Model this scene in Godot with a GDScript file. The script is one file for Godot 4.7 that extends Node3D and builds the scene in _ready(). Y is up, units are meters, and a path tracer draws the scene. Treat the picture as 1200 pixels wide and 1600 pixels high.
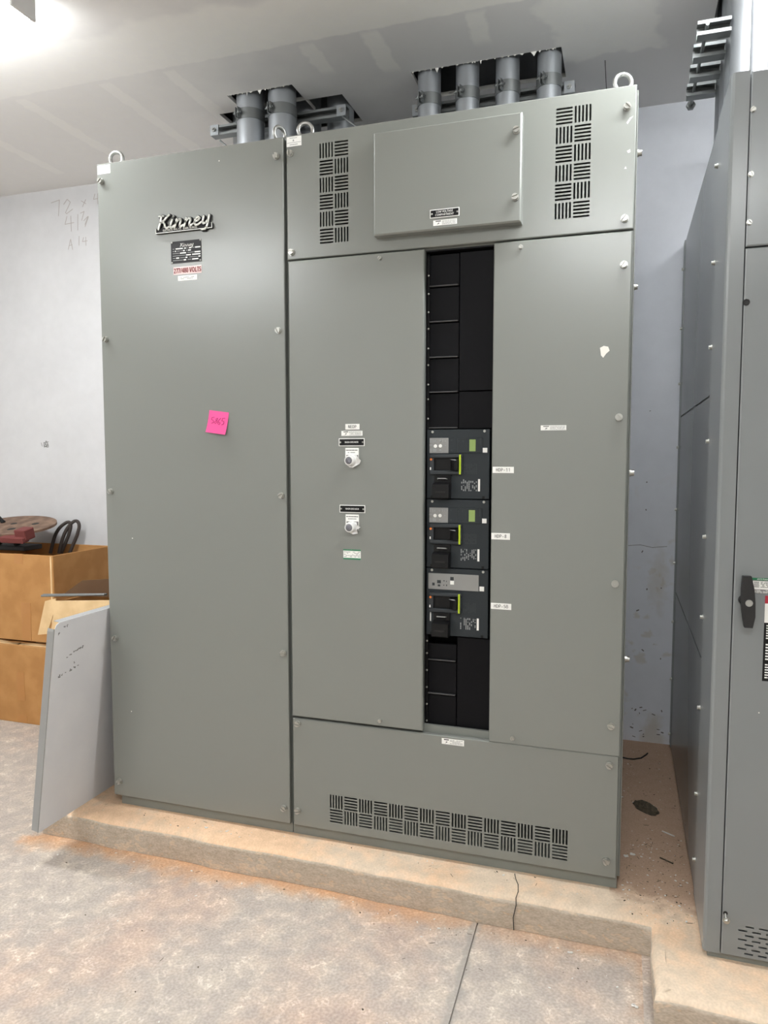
extends Node3D

# ---------------------------------------------------------------- helpers
var O := Vector3.ZERO            # base of the thing that is being built; meshes are given in world metres
var M := {}
var used := {}
var rng := RandomNumberGenerator.new()

func mb() -> SurfaceTool:
	var st := SurfaceTool.new()
	st.begin(Mesh.PRIMITIVE_TRIANGLES)
	return st

func v(st: SurfaceTool, p: Vector3, n: Vector3, uv := Vector2.ZERO) -> void:
	st.set_normal(n)
	st.set_uv(uv)
	st.add_vertex(p - O)

func tri3(st: SurfaceTool, p: Array, n: Array, uv := []) -> void:
	var a: Vector3 = p[0]
	var b: Vector3 = p[1]
	var c: Vector3 = p[2]
	var avg: Vector3 = n[0] + n[1] + n[2]
	var order := [0, 1, 2] if (b - a).cross(c - a).dot(avg) < 0.0 else [0, 2, 1]
	for i in order:
		v(st, p[i], n[i], uv[i] if uv else Vector2.ZERO)

func tri(st: SurfaceTool, a: Vector3, b: Vector3, c: Vector3, n: Vector3) -> void:
	tri3(st, [a, b, c], [n, n, n])

func quad(st: SurfaceTool, a: Vector3, b: Vector3, c: Vector3, d: Vector3, n: Vector3, uv := []) -> void:
	tri3(st, [a, b, c], [n, n, n], [uv[0], uv[1], uv[2]] if uv else [])
	tri3(st, [a, c, d], [n, n, n], [uv[0], uv[2], uv[3]] if uv else [])

func quad_away(st: SurfaceTool, a: Vector3, b: Vector3, c: Vector3, d: Vector3, from: Vector3, uv := []) -> void:
	var n := (c - a).cross(d - b).normalized()
	if n.dot((a + b + c + d) / 4.0 - from) < 0.0:
		n = -n
	quad(st, a, b, c, d, n, uv)

# box between two corners, with chamfered edges
func bx(st: SurfaceTool, lo: Vector3, hi: Vector3, ch := 0.0, xf := Transform3D()) -> void:
	var c := (lo + hi) / 2.0
	var h := (hi - lo).abs() / 2.0
	ch = minf(ch, minf(h.x, minf(h.y, h.z)) * 0.95)
	var at := func(s: Vector3, k: int) -> Vector3:
		var q := Vector3(h.x - ch, h.y - ch, h.z - ch)
		q[k] = h[k]
		return xf * (c + q * s)
	var mid := xf * c
	for k in 3:
		var i := (k + 1) % 3
		var j := (k + 2) % 3
		for s in [-1.0, 1.0]:
			var cs := []
			for q in [[-1, -1], [1, -1], [1, 1], [-1, 1]]:
				var sg := Vector3.ZERO
				sg[k] = s
				sg[i] = q[0]
				sg[j] = q[1]
				cs.append(at.call(sg, k))
			quad_away(st, cs[0], cs[1], cs[2], cs[3], mid)
		if ch > 0.0:
			for si in [-1.0, 1.0]:
				for sj in [-1.0, 1.0]:
					var a := Vector3.ZERO
					a[i] = si
					a[j] = sj
					a[k] = -1.0
					var b := a
					b[k] = 1.0
					quad_away(st, at.call(a, i), at.call(b, i), at.call(b, j), at.call(a, j), mid)
	if ch > 0.0:
		for sx in [-1.0, 1.0]:
			for sy in [-1.0, 1.0]:
				for sz in [-1.0, 1.0]:
					var s3 := Vector3(sx, sy, sz)
					var n3 := (xf.basis * s3).normalized()
					tri(st, at.call(s3, 0), at.call(s3, 1), at.call(s3, 2), n3)

func frame_of(d: Vector3) -> Array:
	var w := d.normalized()
	var u := w.cross(Vector3.UP if absf(w.y) < 0.9 else Vector3.RIGHT).normalized()
	return [u, w.cross(u)]

# turned shape: profile of [distance along the axis, radius]
func lathe(st: SurfaceTool, p: Vector3, axis: Vector3, prof: Array, n := 20, sharp := true) -> void:
	var f := frame_of(axis)
	var w := axis.normalized()
	for k in prof.size() - 1:
		var a: Array = prof[k]
		var b: Array = prof[k + 1]
		var dl: float = b[0] - a[0]
		var dr: float = b[1] - a[1]
		for i in n:
			var t0 := TAU * i / n
			var t1 := TAU * (i + 1) / n
			var r0: Vector3 = f[0] * cos(t0) + f[1] * sin(t0)
			var r1: Vector3 = f[0] * cos(t1) + f[1] * sin(t1)
			var n0 := (r0 * dl - w * dr).normalized()
			var n1 := (r1 * dl - w * dr).normalized()
			var p0: Vector3 = p + w * a[0] + r0 * a[1]
			var p1: Vector3 = p + w * a[0] + r1 * a[1]
			var p2: Vector3 = p + w * b[0] + r1 * b[1]
			var p3: Vector3 = p + w * b[0] + r0 * b[1]
			if a[1] > 0.0:
				tri3(st, [p0, p1, p2], [n0, n1, n1])
			if b[1] > 0.0:
				tri3(st, [p0, p2, p3], [n0, n1, n0])

func rod(st: SurfaceTool, a: Vector3, b: Vector3, r: float, n := 12) -> void:
	var l := (b - a).length()
	lathe(st, a, b - a, [[0.0, 0.0], [0.0, r], [l, r], [l, 0.0]], n)

# tube along points
func tube(st: SurfaceTool, pts: Array, r: float, n := 10, closed := false) -> void:
	var rings := []
	var m := pts.size()
	var u := Vector3.ZERO
	for i in m:
		var d: Vector3 = (pts[(i + 1) % m] - pts[(i + m - 1) % m]) if closed else (pts[mini(i + 1, m - 1)] - pts[maxi(i - 1, 0)])
		d = d.normalized()
		if u == Vector3.ZERO:
			u = frame_of(d)[0]
		u = (u - d * u.dot(d)).normalized()
		var w := d.cross(u)
		var ring := []
		for k in n:
			ring.append(u * cos(TAU * k / n) + w * sin(TAU * k / n))
		rings.append(ring)
	for i in (m if closed else m - 1):
		var j := (i + 1) % m
		for k in n:
			var q := (k + 1) % n
			var a0: Vector3 = rings[i][k]
			var a1: Vector3 = rings[i][q]
			var b0: Vector3 = rings[j][k]
			var b1: Vector3 = rings[j][q]
			tri3(st, [pts[i] + a0 * r, pts[i] + a1 * r, pts[j] + b1 * r], [a0, a1, b1])
			tri3(st, [pts[i] + a0 * r, pts[j] + b1 * r, pts[j] + b0 * r], [a0, b1, b0])
	if not closed:
		for e in [0, m - 1]:
			for k in n:
				tri3(st, [pts[e], pts[e] + rings[e][k] * r, pts[e] + rings[e][(k + 1) % n] * r], [(pts[e] - pts[1 if e == 0 else m - 2]).normalized(), (pts[e] - pts[1 if e == 0 else m - 2]).normalized(), (pts[e] - pts[1 if e == 0 else m - 2]).normalized()])

# flat polygon in the xy plane given a thickness along z
func prism(st: SurfaceTool, poly: PackedVector2Array, z0: float, z1: float, xf := Transform3D()) -> void:
	var ids := Geometry2D.triangulate_polygon(poly)
	var nz := (xf.basis * Vector3(0, 0, 1)).normalized() * (1.0 if z1 > z0 else -1.0)
	for i in range(0, ids.size(), 3):
		for s in [0, 1]:
			var z := z1 if s == 1 else z0
			var ps := []
			for k in 3:
				var q := poly[ids[i + k]]
				ps.append(xf * Vector3(q.x, q.y, z))
			tri(st, ps[0], ps[1], ps[2], nz if s == 1 else -nz)
	var cw := Geometry2D.is_polygon_clockwise(poly)
	for i in poly.size():
		var a := poly[i]
		var b := poly[(i + 1) % poly.size()]
		var e := (b - a).normalized()
		var n := Vector3(e.y, -e.x, 0)
		if cw:
			n = -n
		quad(st, xf * Vector3(a.x, a.y, z0), xf * Vector3(b.x, b.y, z0), xf * Vector3(b.x, b.y, z1), xf * Vector3(a.x, a.y, z1), (xf.basis * n).normalized())

# sheet facing +z with real rectangular openings; depth d behind zf; chamfered rim
func sheet(st: SurfaceTool, r: Rect2, zf: float, d: float, holes := [], ch := 0.002, thick := 0.002) -> void:
	var lo := r.position
	var hi := r.end
	var xs := [lo.x + ch, hi.x - ch]
	var ys := [lo.y + ch, hi.y - ch]
	for h in holes:
		xs.append_array([h.position.x, h.end.x])
		ys.append_array([h.position.y, h.end.y])
	xs = uniq(xs)
	ys = uniq(ys)
	var gone := {}
	for h in holes:
		var i0 := near(xs, h.position.x)
		var i1 := near(xs, h.end.x)
		var j0 := near(ys, h.position.y)
		var j1 := near(ys, h.end.y)
		for i in range(i0, i1):
			for j in range(j0, j1):
				gone[i * 4096 + j] = true
	for j in ys.size() - 1:
		var i := 0
		while i < xs.size() - 1:
			if gone.has(i * 4096 + j):
				i += 1
				continue
			var s := i
			while i < xs.size() - 1 and not gone.has(i * 4096 + j):
				i += 1
			quad(st, Vector3(xs[s], ys[j], zf), Vector3(xs[i], ys[j], zf), Vector3(xs[i], ys[j + 1], zf), Vector3(xs[s], ys[j + 1], zf), Vector3(0, 0, 1))
			if holes:
				quad(st, Vector3(xs[s], ys[j], zf - thick), Vector3(xs[i], ys[j], zf - thick), Vector3(xs[i], ys[j + 1], zf - thick), Vector3(xs[s], ys[j + 1], zf - thick), Vector3(0, 0, -1))
	for h in holes:
		var a: Vector2 = h.position
		var b: Vector2 = h.end
		var mid := Vector3(h.get_center().x, h.get_center().y, zf - thick / 2)
		for e in [[a, Vector2(b.x, a.y)], [Vector2(b.x, a.y), b], [b, Vector2(a.x, b.y)], [Vector2(a.x, b.y), a]]:
			var n: Vector2 = (h.get_center() - (e[0] + e[1]) / 2.0).normalized()
			quad(st, Vector3(e[0].x, e[0].y, zf), Vector3(e[1].x, e[1].y, zf), Vector3(e[1].x, e[1].y, zf - thick), Vector3(e[0].x, e[0].y, zf - thick), Vector3(n.x, n.y, 0))
	var cs := [lo, Vector2(hi.x, lo.y), hi, Vector2(lo.x, hi.y)]
	var ci := [lo + Vector2(ch, ch), Vector2(hi.x - ch, lo.y + ch), hi - Vector2(ch, ch), Vector2(lo.x + ch, hi.y - ch)]
	var mc := r.get_center()
	for k in 4:
		var a: Vector2 = cs[k]
		var b: Vector2 = cs[(k + 1) % 4]
		var ia: Vector2 = ci[k]
		var ib: Vector2 = ci[(k + 1) % 4]
		var m3 := Vector3(mc.x, mc.y, zf - d)
		quad_away(st, Vector3(ia.x, ia.y, zf), Vector3(ib.x, ib.y, zf), Vector3(b.x, b.y, zf - ch), Vector3(a.x, a.y, zf - ch), m3)
		quad_away(st, Vector3(a.x, a.y, zf - ch), Vector3(b.x, b.y, zf - ch), Vector3(b.x, b.y, zf - d), Vector3(a.x, a.y, zf - d), m3)
	if not holes:
		quad(st, Vector3(lo.x, lo.y, zf - d), Vector3(hi.x, lo.y, zf - d), Vector3(hi.x, hi.y, zf - d), Vector3(lo.x, hi.y, zf - d), Vector3(0, 0, -1))

func uniq(a: Array) -> Array:
	a.sort()
	var r := [a[0]]
	for x in a:
		if x - r[-1] > 1e-5:
			r.append(x)
	return r

func near(a: Array, x: float) -> int:
	var k: int = a.bsearch(x - 1e-4)
	return k

# the basket-weave slots of a vent: square blocks of five slots, turned by turns
func vent(r: Rect2, nx: int, ny: int, first_upright: bool) -> Array:
	var out := []
	var px := r.size.x / nx
	var py := r.size.y / ny
	var b := 0.0447
	var w := 0.0052
	for i in nx:
		for j in ny:
			var c := Vector2(r.position.x + px * (i + 0.5), r.end.y - py * (j + 0.5))
			var up := ((i + j) % 2 == 0) == first_upright
			for k in 5:
				var o := -b / 2 + (b - w) / 4 * k
				if up:
					out.append(Rect2(c.x + o, c.y - b / 2, w, b))
				else:
					out.append(Rect2(c.x - b / 2, c.y + o, b, w))
	return out

func numbered(called: String) -> String:
	used[called] = used.get(called, -1) + 1
	return called if used[called] == 0 else "%s_%03d" % [called, used[called]]

func thing(called: String, label: String, category: String, at: Vector3, group := "") -> Node3D:
	var o := Node3D.new()
	o.name = numbered(called)
	add_child(o)
	o.position = at
	O = at
	tag(o, label, category, group)
	return o

func tag(o: Node, label: String, category: String, group := "") -> void:
	o.set_meta("label", label)
	o.set_meta("category", category)
	if group:
		o.set_meta("group", group)

func part(parent: Node, called: String, st: SurfaceTool, mat: Material, label := "") -> MeshInstance3D:
	var o := MeshInstance3D.new()
	o.name = called
	o.mesh = st.commit()
	o.material_override = mat
	parent.add_child(o, true)
	if label:
		o.set_meta("label", label)
	return o

func part_mesh(parent: Node, called: String, mesh: Mesh, mat: Material, xf: Transform3D, label := "") -> MeshInstance3D:
	var o := MeshInstance3D.new()
	o.name = called
	o.mesh = mesh
	o.material_override = mat
	parent.add_child(o, true)
	o.transform = xf
	o.position -= O
	if label:
		o.set_meta("label", label)
	return o

func solo(called: String, st: SurfaceTool, mat: Material, at: Vector3, label: String, category: String, group := "") -> MeshInstance3D:
	var o := part(self, called, st, mat)
	o.name = numbered(called)
	o.position = at
	tag(o, label, category, group)
	return o

func struct(called: String, st: SurfaceTool, mat: Material, label: String, category: String) -> MeshInstance3D:
	var o := part(self, called, st, mat)
	o.set_meta("kind", "structure")
	tag(o, label, category)
	return o

func std(name_: String, c: Color, rough := 0.6, metal := 0.0, spec := 0.5) -> StandardMaterial3D:
	var m := StandardMaterial3D.new()
	m.resource_name = name_
	m.albedo_color = c
	m.roughness = rough
	m.metallic = metal
	m.metallic_specular = spec
	M[name_] = m
	return m

func c8(r: int, g: int, b: int) -> Color:
	return Color(r / 255.0, g / 255.0, b / 255.0)

func tex_of(im: Image) -> ImageTexture:
	return ImageTexture.create_from_image(im)

# lettering as thin real letters
func text(parent: Node, s: String, cap: float, at: Vector3, mat: Material, mono := false, squeeze := 1.0, bold := false) -> MeshInstance3D:
	var t := TextMesh.new()
	var f := SystemFont.new()
	f.font_names = PackedStringArray(["Droid Sans Mono" if mono else "Droid Sans"])
	if bold:
		f.font_weight = 700
	t.font = f
	t.text = s
	t.font_size = 32
	t.pixel_size = cap / (32 * 0.72)
	t.depth = 0.0006
	t.curve_step = 2.0
	t.horizontal_alignment = HORIZONTAL_ALIGNMENT_CENTER
	t.vertical_alignment = VERTICAL_ALIGNMENT_CENTER
	return part_mesh(parent, "lettering", t, mat, Transform3D(Basis.from_scale(Vector3(squeeze, 1, 1)), at))

# pen strokes: polylines of a round brush, on the plane z = zf, with thickness d
func strokes(st: SurfaceTool, lines: Array, w: float, zf: float, d: float, xf := Transform3D()) -> void:
	for l in lines:
		for i in l.size():
			var p: Vector2 = l[i]
			var disc := PackedVector2Array()
			for k in 8:
				disc.append(p + Vector2.from_angle(TAU * k / 8.0) * w / 2)
			prism(st, disc, zf - d, zf, xf)
			if i > 0:
				var q: Vector2 = l[i - 1]
				var n := (p - q).normalized().orthogonal() * w / 2
				if (p - q).length() > 1e-5:
					prism(st, PackedVector2Array([q - n, p - n, p + n, q + n]), zf - d, zf, xf)

func arc(c: Vector2, rx: float, ry: float, a0: float, a1: float, n := 10) -> Array:
	var r := []
	for i in n + 1:
		var t := deg_to_rad(lerpf(a0, a1, float(i) / n))
		r.append(c + Vector2(cos(t) * rx, sin(t) * ry))
	return r

func noise(sd: int, freq: float, oct := 4, kind := FastNoiseLite.TYPE_SIMPLEX_SMOOTH) -> FastNoiseLite:
	var n := FastNoiseLite.new()
	n.seed = sd
	n.noise_type = kind
	n.frequency = freq
	n.fractal_type = FastNoiseLite.FRACTAL_FBM
	n.fractal_octaves = oct
	return n

func nbytes(n: FastNoiseLite, w: int, h: int) -> PackedByteArray:
	var im := n.get_image(w, h, false, false, true)
	im.convert(Image.FORMAT_L8)
	return im.get_data()

func sst(a: float, b: float, x: float) -> float:
	var t := clampf((x - a) / (b - a), 0.0, 1.0)
	return t * t * (3.0 - 2.0 * t)

# a triplanar material whose tone varies softly with a noise, between two colours
func mottled(name_: String, a: Color, b: Color, scale: float, rough := 0.8, sd := 1, stretch := Vector3.ONE) -> StandardMaterial3D:
	var m := std(name_, Color.WHITE, rough)
	var t := NoiseTexture2D.new()
	t.width = 512
	t.height = 512
	t.seamless = true
	t.noise = noise(sd, 0.012, 5)
	var g := Gradient.new()
	g.set_color(0, a)
	g.set_color(1, b)
	g.set_offset(0, 0.25)
	g.set_offset(1, 0.75)
	t.color_ramp = g
	m.albedo_texture = t
	m.uv1_triplanar = true
	m.uv1_world_triplanar = true
	m.uv1_scale = stretch * scale
	return m

# ---------------------------------------------------------------- scene
const CEIL := 2.76
const FLOOR := -0.1
const BACK := -1.236

func _ready() -> void:
	rng.seed = 7
	light_and_camera()
	materials()
	room()
	pad()
	left_section()
	right_section()
	transfer_cabinet()
	conduits()
	leaning_panel()
	boxes()
	small_things()

func light_and_camera() -> void:
	var cam := Camera3D.new()
	cam.name = "camera"
	cam.fov = rad_to_deg(2.0 * atan(800.0 / 1146.78))
	add_child(cam)
	cam.position = Vector3(1.0412, 1.2744, 2.1833)
	cam.rotation = Vector3(-0.0738, 0.3148, -0.0002)
	cam.near = 0.02
	cam.current = true
	var we := WorldEnvironment.new()
	we.name = "environment"
	var e := Environment.new()
	e.background_mode = Environment.BG_COLOR
	e.background_color = Color.BLACK
	e.tonemap_mode = Environment.TONE_MAPPER_LINEAR
	e.tonemap_exposure = 1.0
	e.sdfgi_enabled = true
	e.ssao_enabled = true
	e.ssil_enabled = true
	we.environment = e
	add_child(we)
	# the strip lights of the room: one whose end shows, and the row above the aisle that the doors mirror
	var lens := std("lamp_lens", Color(0.95, 0.95, 0.95), 0.4)
	lens.emission_enabled = true
	lens.emission = Color(0.985, 0.995, 1.0)
	lens.emission_energy_multiplier = 76.0
	var steel := std("lamp_housing", c8(225, 225, 224), 0.45)
	var spots := [
		[Vector3(-1.41, CEIL, 0.222), "white strip light on the ceiling by the plain door with the script emblem"],
		[Vector3(1.56, CEIL, 0.222), "white strip light on the ceiling over the transfer cabinet roof edge"],
		[Vector3(-1.8, CEIL, 2.7), "white strip light over the aisle facing the cardboard boxes"],
		[Vector3(1.2, CEIL, 2.7), "white strip light over the aisle facing the gap between the cabinets"]]
	for s in spots:
		strip_light(s[0], s[1], lens, steel)

func strip_light(p: Vector3, label: String, lens: Material, steel: Material) -> void:
	var t := thing("strip_light", label, "light fixture", p, "ceiling strip lights")
	var l := 1.22
	var st := mb()
	bx(st, p + Vector3(-l / 2, -0.05, -0.05), p + Vector3(l / 2, 0, 0.05), 0.003)
	part(t, "housing", st, steel)
	st = mb()
	bx(st, p + Vector3(-l / 2 + 0.006, -0.08, -0.047), p + Vector3(l / 2 - 0.006, -0.0505, 0.047), 0.008)
	part(t, "lamp_lens", st, lens)
	for s in [-1, 1]:
		st = mb()
		var x: float = l / 2 * s
		bx(st, p + Vector3(x - 0.0055, -0.083, -0.0505), p + Vector3(x + 0.0055, 0, 0.0505), 0.002)
		part(t, "end_cap", st, steel)
	var a := AreaLight3D.new()
	a.name = "tube_glow"
	a.area_size = Vector2(l - 0.03, 0.085)
	a.light_color = Color(0.985, 0.995, 1.0)
	a.light_energy = 1.7
	a.area_range = 12.0
	a.area_attenuation = 2.0
	a.shadow_enabled = true
	t.add_child(a)
	a.position = Vector3(0, -0.0815, 0)
	a.rotation = Vector3(-PI / 2, 0, 0)

func materials() -> void:
	std("paint", c8(124, 127, 122), 0.27, 0.0, 0.6)
	std("paint_dark", c8(120, 123, 118), 0.35)
	std("paint_right", c8(127, 131, 132), 0.26, 0.0, 0.5)
	std("galv", c8(170, 174, 178), 0.44, 0.8)
	std("zinc", c8(178, 179, 176), 0.34, 0.85)
	std("strut", c8(134, 137, 137), 0.48, 0.8)
	std("screw", c8(176, 176, 170), 0.32, 0.8)
	std("slot", c8(30, 30, 28), 0.8)
	std("black", c8(13, 13, 14), 0.5, 0.0, 0.35)
	std("blank", c8(15, 15, 18), 0.55, 0.0, 0.25)
	std("breaker", c8(38, 44, 48), 0.5, 0.0, 0.4)
	std("breaker_mid", c8(50, 54, 57), 0.5, 0.0, 0.4)
	std("breaker_black", c8(15, 15, 16), 0.45, 0.0, 0.35)
	std("dial_grey", c8(138, 138, 136), 0.5)
	std("lip_highlight", c8(74, 74, 74), 0.4)  # paler grey that paints the highlight along the blank plate lips
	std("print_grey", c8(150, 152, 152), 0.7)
	std("white", c8(240, 240, 236), 0.6)
	std("ink", c8(28, 28, 30), 0.7)
	std("lcd", c8(138, 162, 92), 0.3)
	std("lime", c8(190, 214, 40), 0.45)
	std("orange", c8(226, 122, 44), 0.5)
	std("pink", c8(252, 92, 160), 0.8)
	std("pen", c8(150, 30, 90), 0.8)
	std("green", c8(20, 110, 72), 0.5)
	std("red_print", c8(176, 34, 56), 0.5)
	std("volt_red", c8(120, 28, 34), 0.6)
	std("volt_pink", c8(240, 214, 212), 0.6)
	std("rubber", c8(20, 20, 21), 0.6)
	std("pencil", c8(170, 163, 159), 0.9)
	std("scuff", c8(120, 118, 116), 0.9)
	std("emblem_face", c8(214, 214, 206), 0.35, 0.4)
	std("rust_red", c8(108, 50, 46), 0.75)
	mottled("rust_brown", c8(98, 76, 62), c8(132, 108, 90), 2.2, 0.8, 5)
	std("chip", c8(236, 234, 226), 0.8)
	std("plastic_clear", c8(228, 228, 226), 0.2)
	std("knob_grey", c8(110, 110, 116), 0.25)
	mottled("cardboard", c8(170, 122, 70), c8(182, 134, 80), 1.1, 0.85, 11)
	mottled("cardboard_inside", c8(214, 182, 136), c8(226, 196, 150), 1.3, 0.85, 12)
	std("tape", c8(176, 124, 70), 0.35)
	mottled("sheet_grey", c8(206, 206, 208), c8(212, 212, 213), 0.7, 0.55, 21)
	std("sheet_edge", c8(152, 153, 152), 0.5)
	std("cardboard_shaded", c8(96, 70, 46), 0.9)  # cardboard darkened in colour for the shade inside the open box
	std("leather", c8(66, 58, 54), 0.75)
	mottled("clod", c8(58, 52, 42), c8(92, 82, 66), 9.0, 0.95, 31)
	std("plaster", c8(216, 214, 208), 0.9)
	std("plenum_box", c8(150, 152, 154), 0.7)  # for the added box that closes off the space above the ceiling

# ---------------------------------------------------------------- room
const NEAR_X0 := -2.5
const NEAR_X1 := 1.7
const NEAR_Z0 := -1.24
const NEAR_Z1 := 1.46

func floor_image() -> Image:
	var w := 2048
	var h := 1317
	var a := nbytes(noise(3, 0.0026, 4), w, h)
	var b := nbytes(noise(4, 0.022, 6), w, h)
	var warp := noise(5, 0.02, 4)
	warp.domain_warp_enabled = true
	warp.domain_warp_amplitude = 60.0
	warp.domain_warp_frequency = 0.01
	var c := nbytes(warp, w, h)
	var f := nbytes(noise(6, 0.2, 3), w, h)
	var rid := noise(7, 0.03, 4)
	rid.fractal_type = FastNoiseLite.FRACTAL_RIDGED
	rid.domain_warp_enabled = true
	rid.domain_warp_amplitude = 45.0
	rid.domain_warp_frequency = 0.012
	var nv := nbytes(rid, w, h)
	var out := PackedByteArray()
	out.resize(w * h * 3)
	var k := 0
	for j in h:
		var z := NEAR_Z0 + (NEAR_Z1 - NEAR_Z0) * (j + 0.5) / h
		for i in w:
			var x := NEAR_X0 + (NEAR_X1 - NEAR_X0) * (i + 0.5) / w
			var na := a[k] / 255.0
			var nb := b[k] / 255.0
			var nc := c[k] / 255.0
			var nf := f[k] / 255.0
			# trowelled slab: cream cement with fine pale scratches and greyer patches
			var cream := sst(0.3, 0.75, nc * 0.45 + nb * 0.55)
			var warm := sst(0.35, 0.75, na * 0.6 + nb * 0.2 + 0.1 * (x + 0.5))
			var pick := sst(0.45, 0.62, nc)
			var t := (nf - 0.5) * 36.0 + (nb - 0.5) * 12.0 + (sst(0.66, 0.85, nv[k] / 255.0) * 20.0 - sst(0.62, 0.8, 1.0 - nv[k] / 255.0) * 8.0) * pick - 2.0
			var r := lerpf(176.0, 187.0, cream) + t
			var g := lerpf(166.0, 176.0, cream) + t
			var bl := lerpf(157.0, 163.0, cream) + t * 0.95
			r += 5.0 * warm
			g -= 6.0 * warm
			bl -= 10.0 * warm
			# light scraped spots of plaster
			if nb > 0.7 and nf > 0.5 and nv[k] > 170:
				r += 12.0
				g += 14.0
				bl += 16.0
			# red clay dust that gathered along the foot of the pad
			var edge := 0.105 + (x + 0.9) * 0.0105
			if x > 1.12:
				edge = 0.41
			var dd := z - edge
			if x > 0.95 and x < 1.137:
				dd = minf(dd, 1.137 - x)
			if dd > -0.02 and dd < 0.3 and x > -1.02:
				var wide := 0.03 + 0.1 * na * nb * 2.0 + 0.05 * (1.0 - sst(-1.0, -0.7, x))
				var o := (1.0 - sst(0.0, wide, dd + (nb - 0.5) * 0.05 + (nc - 0.5) * 0.05)) * (0.5 + 0.6 * nb)
				o *= (1.0 - 0.5 * sst(0.2, 0.9, x)) * sst(-1.02, -0.94, x + (nb - 0.5) * 0.1)
				r = lerpf(r, 196.0 + t, o)
				g = lerpf(g, 150.0 + t, o)
				bl = lerpf(bl, 112.0 + t, o)
			# grey cement beside the saw joint
			var jx := 0.634 + (z + 1.24) * 0.02
			var js := absf(x - jx + 0.004 + (nb - 0.5) * 0.03)
			if z > 0.1:
				var jo := (1.0 - sst(0.006, 0.02, js)) * 0.6 * sst(0.3, 0.5, nb * 0.6 + nc * 0.4 + 0.12)
				r = lerpf(r, 150.0, jo)
				g = lerpf(g, 146.0, jo)
				bl = lerpf(bl, 140.0, jo)
			out[k * 3] = int(clampf(r, 0, 255))
			out[k * 3 + 1] = int(clampf(g, 0, 255))
			out[k * 3 + 2] = int(clampf(bl, 0, 255))
			k += 1
	return Image.create_from_data(w, h, false, Image.FORMAT_RGB8, out)

func ceiling_image() -> Image:
	# x -2.6 .. 1.7, z -1.24 .. 0.6
	var w := 1024
	var h := 438
	var a := nbytes(noise(13, 0.012, 4), w, h)
	var b := nbytes(noise(14, 0.05, 4), w, h)
	var out := PackedByteArray()
	out.resize(w * h * 3)
	var k := 0
	var rows := [-2.24, -1.8, -1.38, -0.96, -0.66, -0.08, 0.16, 0.53]
	for j in h:
		var z := -1.24 + 1.84 * (j + 0.5) / h
		for i in w:
			var x := -2.6 + 4.3 * (i + 0.5) / w
			var na := a[k] / 255.0
			var nb := b[k] / 255.0
			# bare grey board with pale filler over joints and screw rows; the left end is skimmed more fully
			var fill := 0.62 * (1.0 - sst(-1.0, 0.35, x + (na - 0.5) * 0.7))
			var band := sst(-0.345, -0.335, z + (nb - 0.5) * 0.012) * (1.0 - sst(-0.1, 0.0, z + (na - 0.5) * 0.12))
			fill = maxf(fill, 0.9 * band)
			for n in rows.size():
				var xr: float = rows[n]
				var half: float = 0.028 + 0.016 * na
				var len0: float = -1.1 if n < 5 else (-0.58 if n == 5 else (-0.64 if n == 6 else -0.56))
				var dx := absf(x - xr + (nb - 0.5) * 0.02)
				if dx < half * 1.6:
					var s := (1.0 - sst(half * 0.7, half * 1.15, dx)) * sst(len0 - 0.02, len0 + 0.05, z) * (1.0 - sst(-0.37, -0.33, z))
					fill = maxf(fill, s * (0.85 if n < 5 else 0.7))
			# large smear right of the right-hand hole
			var e := (na - 0.5) * 0.16 + (nb - 0.5) * 0.04
			if x > 0.6 and z > -0.95:
				var s2 := sst(0.74, 0.78, x + e) * (1.0 - sst(1.13, 1.17, x + e)) * sst(-0.79, -0.77, z + e * 0.5)
				fill = maxf(fill, s2 * 0.62)
			fill = clampf(fill + (nb - 0.5) * 0.1, 0.0, 1.0)
			out[k * 3] = int(lerpf(218.0, 240.0, fill))
			out[k * 3 + 1] = int(lerpf(216.0, 238.0, fill))
			out[k * 3 + 2] = int(lerpf(216.0, 234.0, fill))
			k += 1
	return Image.create_from_data(w, h, false, Image.FORMAT_RGB8, out)

func wall_image() -> Image:
	# x -3.4 .. 3.6, y -0.1 .. 2.76 (row 0 is the top)
	var w := 1024
	var h := 458
	var a := nbytes(noise(23, 0.02, 4), w, h)
	var b := nbytes(noise(24, 0.09, 4), w, h)
	var out := PackedByteArray()
	out.resize(w * h * 3)
	var k := 0
	for j in h:
		var y := CEIL - 2.86 * (j + 0.5) / h
		for i in w:
			var x := -3.4 + 7.0 * (i + 0.5) / w
			var na := a[k] / 255.0
			var nb := b[k] / 255.0
			var t := (na - 0.5) * 6.0 + (nb - 0.5) * 4.0
			var r := 201.0 + t
			var g := 201.0 + t
			var bl := 202.0 + t
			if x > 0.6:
				# gap light painted as a paler, bluer tone; damp stains and scuffs low down
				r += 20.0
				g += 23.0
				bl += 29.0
				var d1 := Vector2((x - 1.19) / 0.06, (y - 0.13) / 0.1).length()
				var d2 := Vector2((x - 1.2) / 0.05, (y - 0.8) / 0.16).length()
				var s := (1.0 - sst(0.3, 1.1, d1 + (nb - 0.5) * 0.9)) * 0.6 + (1.0 - sst(0.2, 1.1, d2 + (nb - 0.5) * 0.8)) * 0.4
				s += 0.5 * sst(0.62, 0.72, nb) * sst(0.5, 0.62, na) * (1.0 - sst(0.6, 1.4, y))
				r -= 26.0 * s
				g -= 36.0 * s
				bl -= 54.0 * s
			out[k * 3] = int(clampf(r, 0, 255))
			out[k * 3 + 1] = int(clampf(g, 0, 255))
			out[k * 3 + 2] = int(clampf(bl, 0, 255))
			k += 1
	return Image.create_from_data(w, h, false, Image.FORMAT_RGB8, out)

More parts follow.
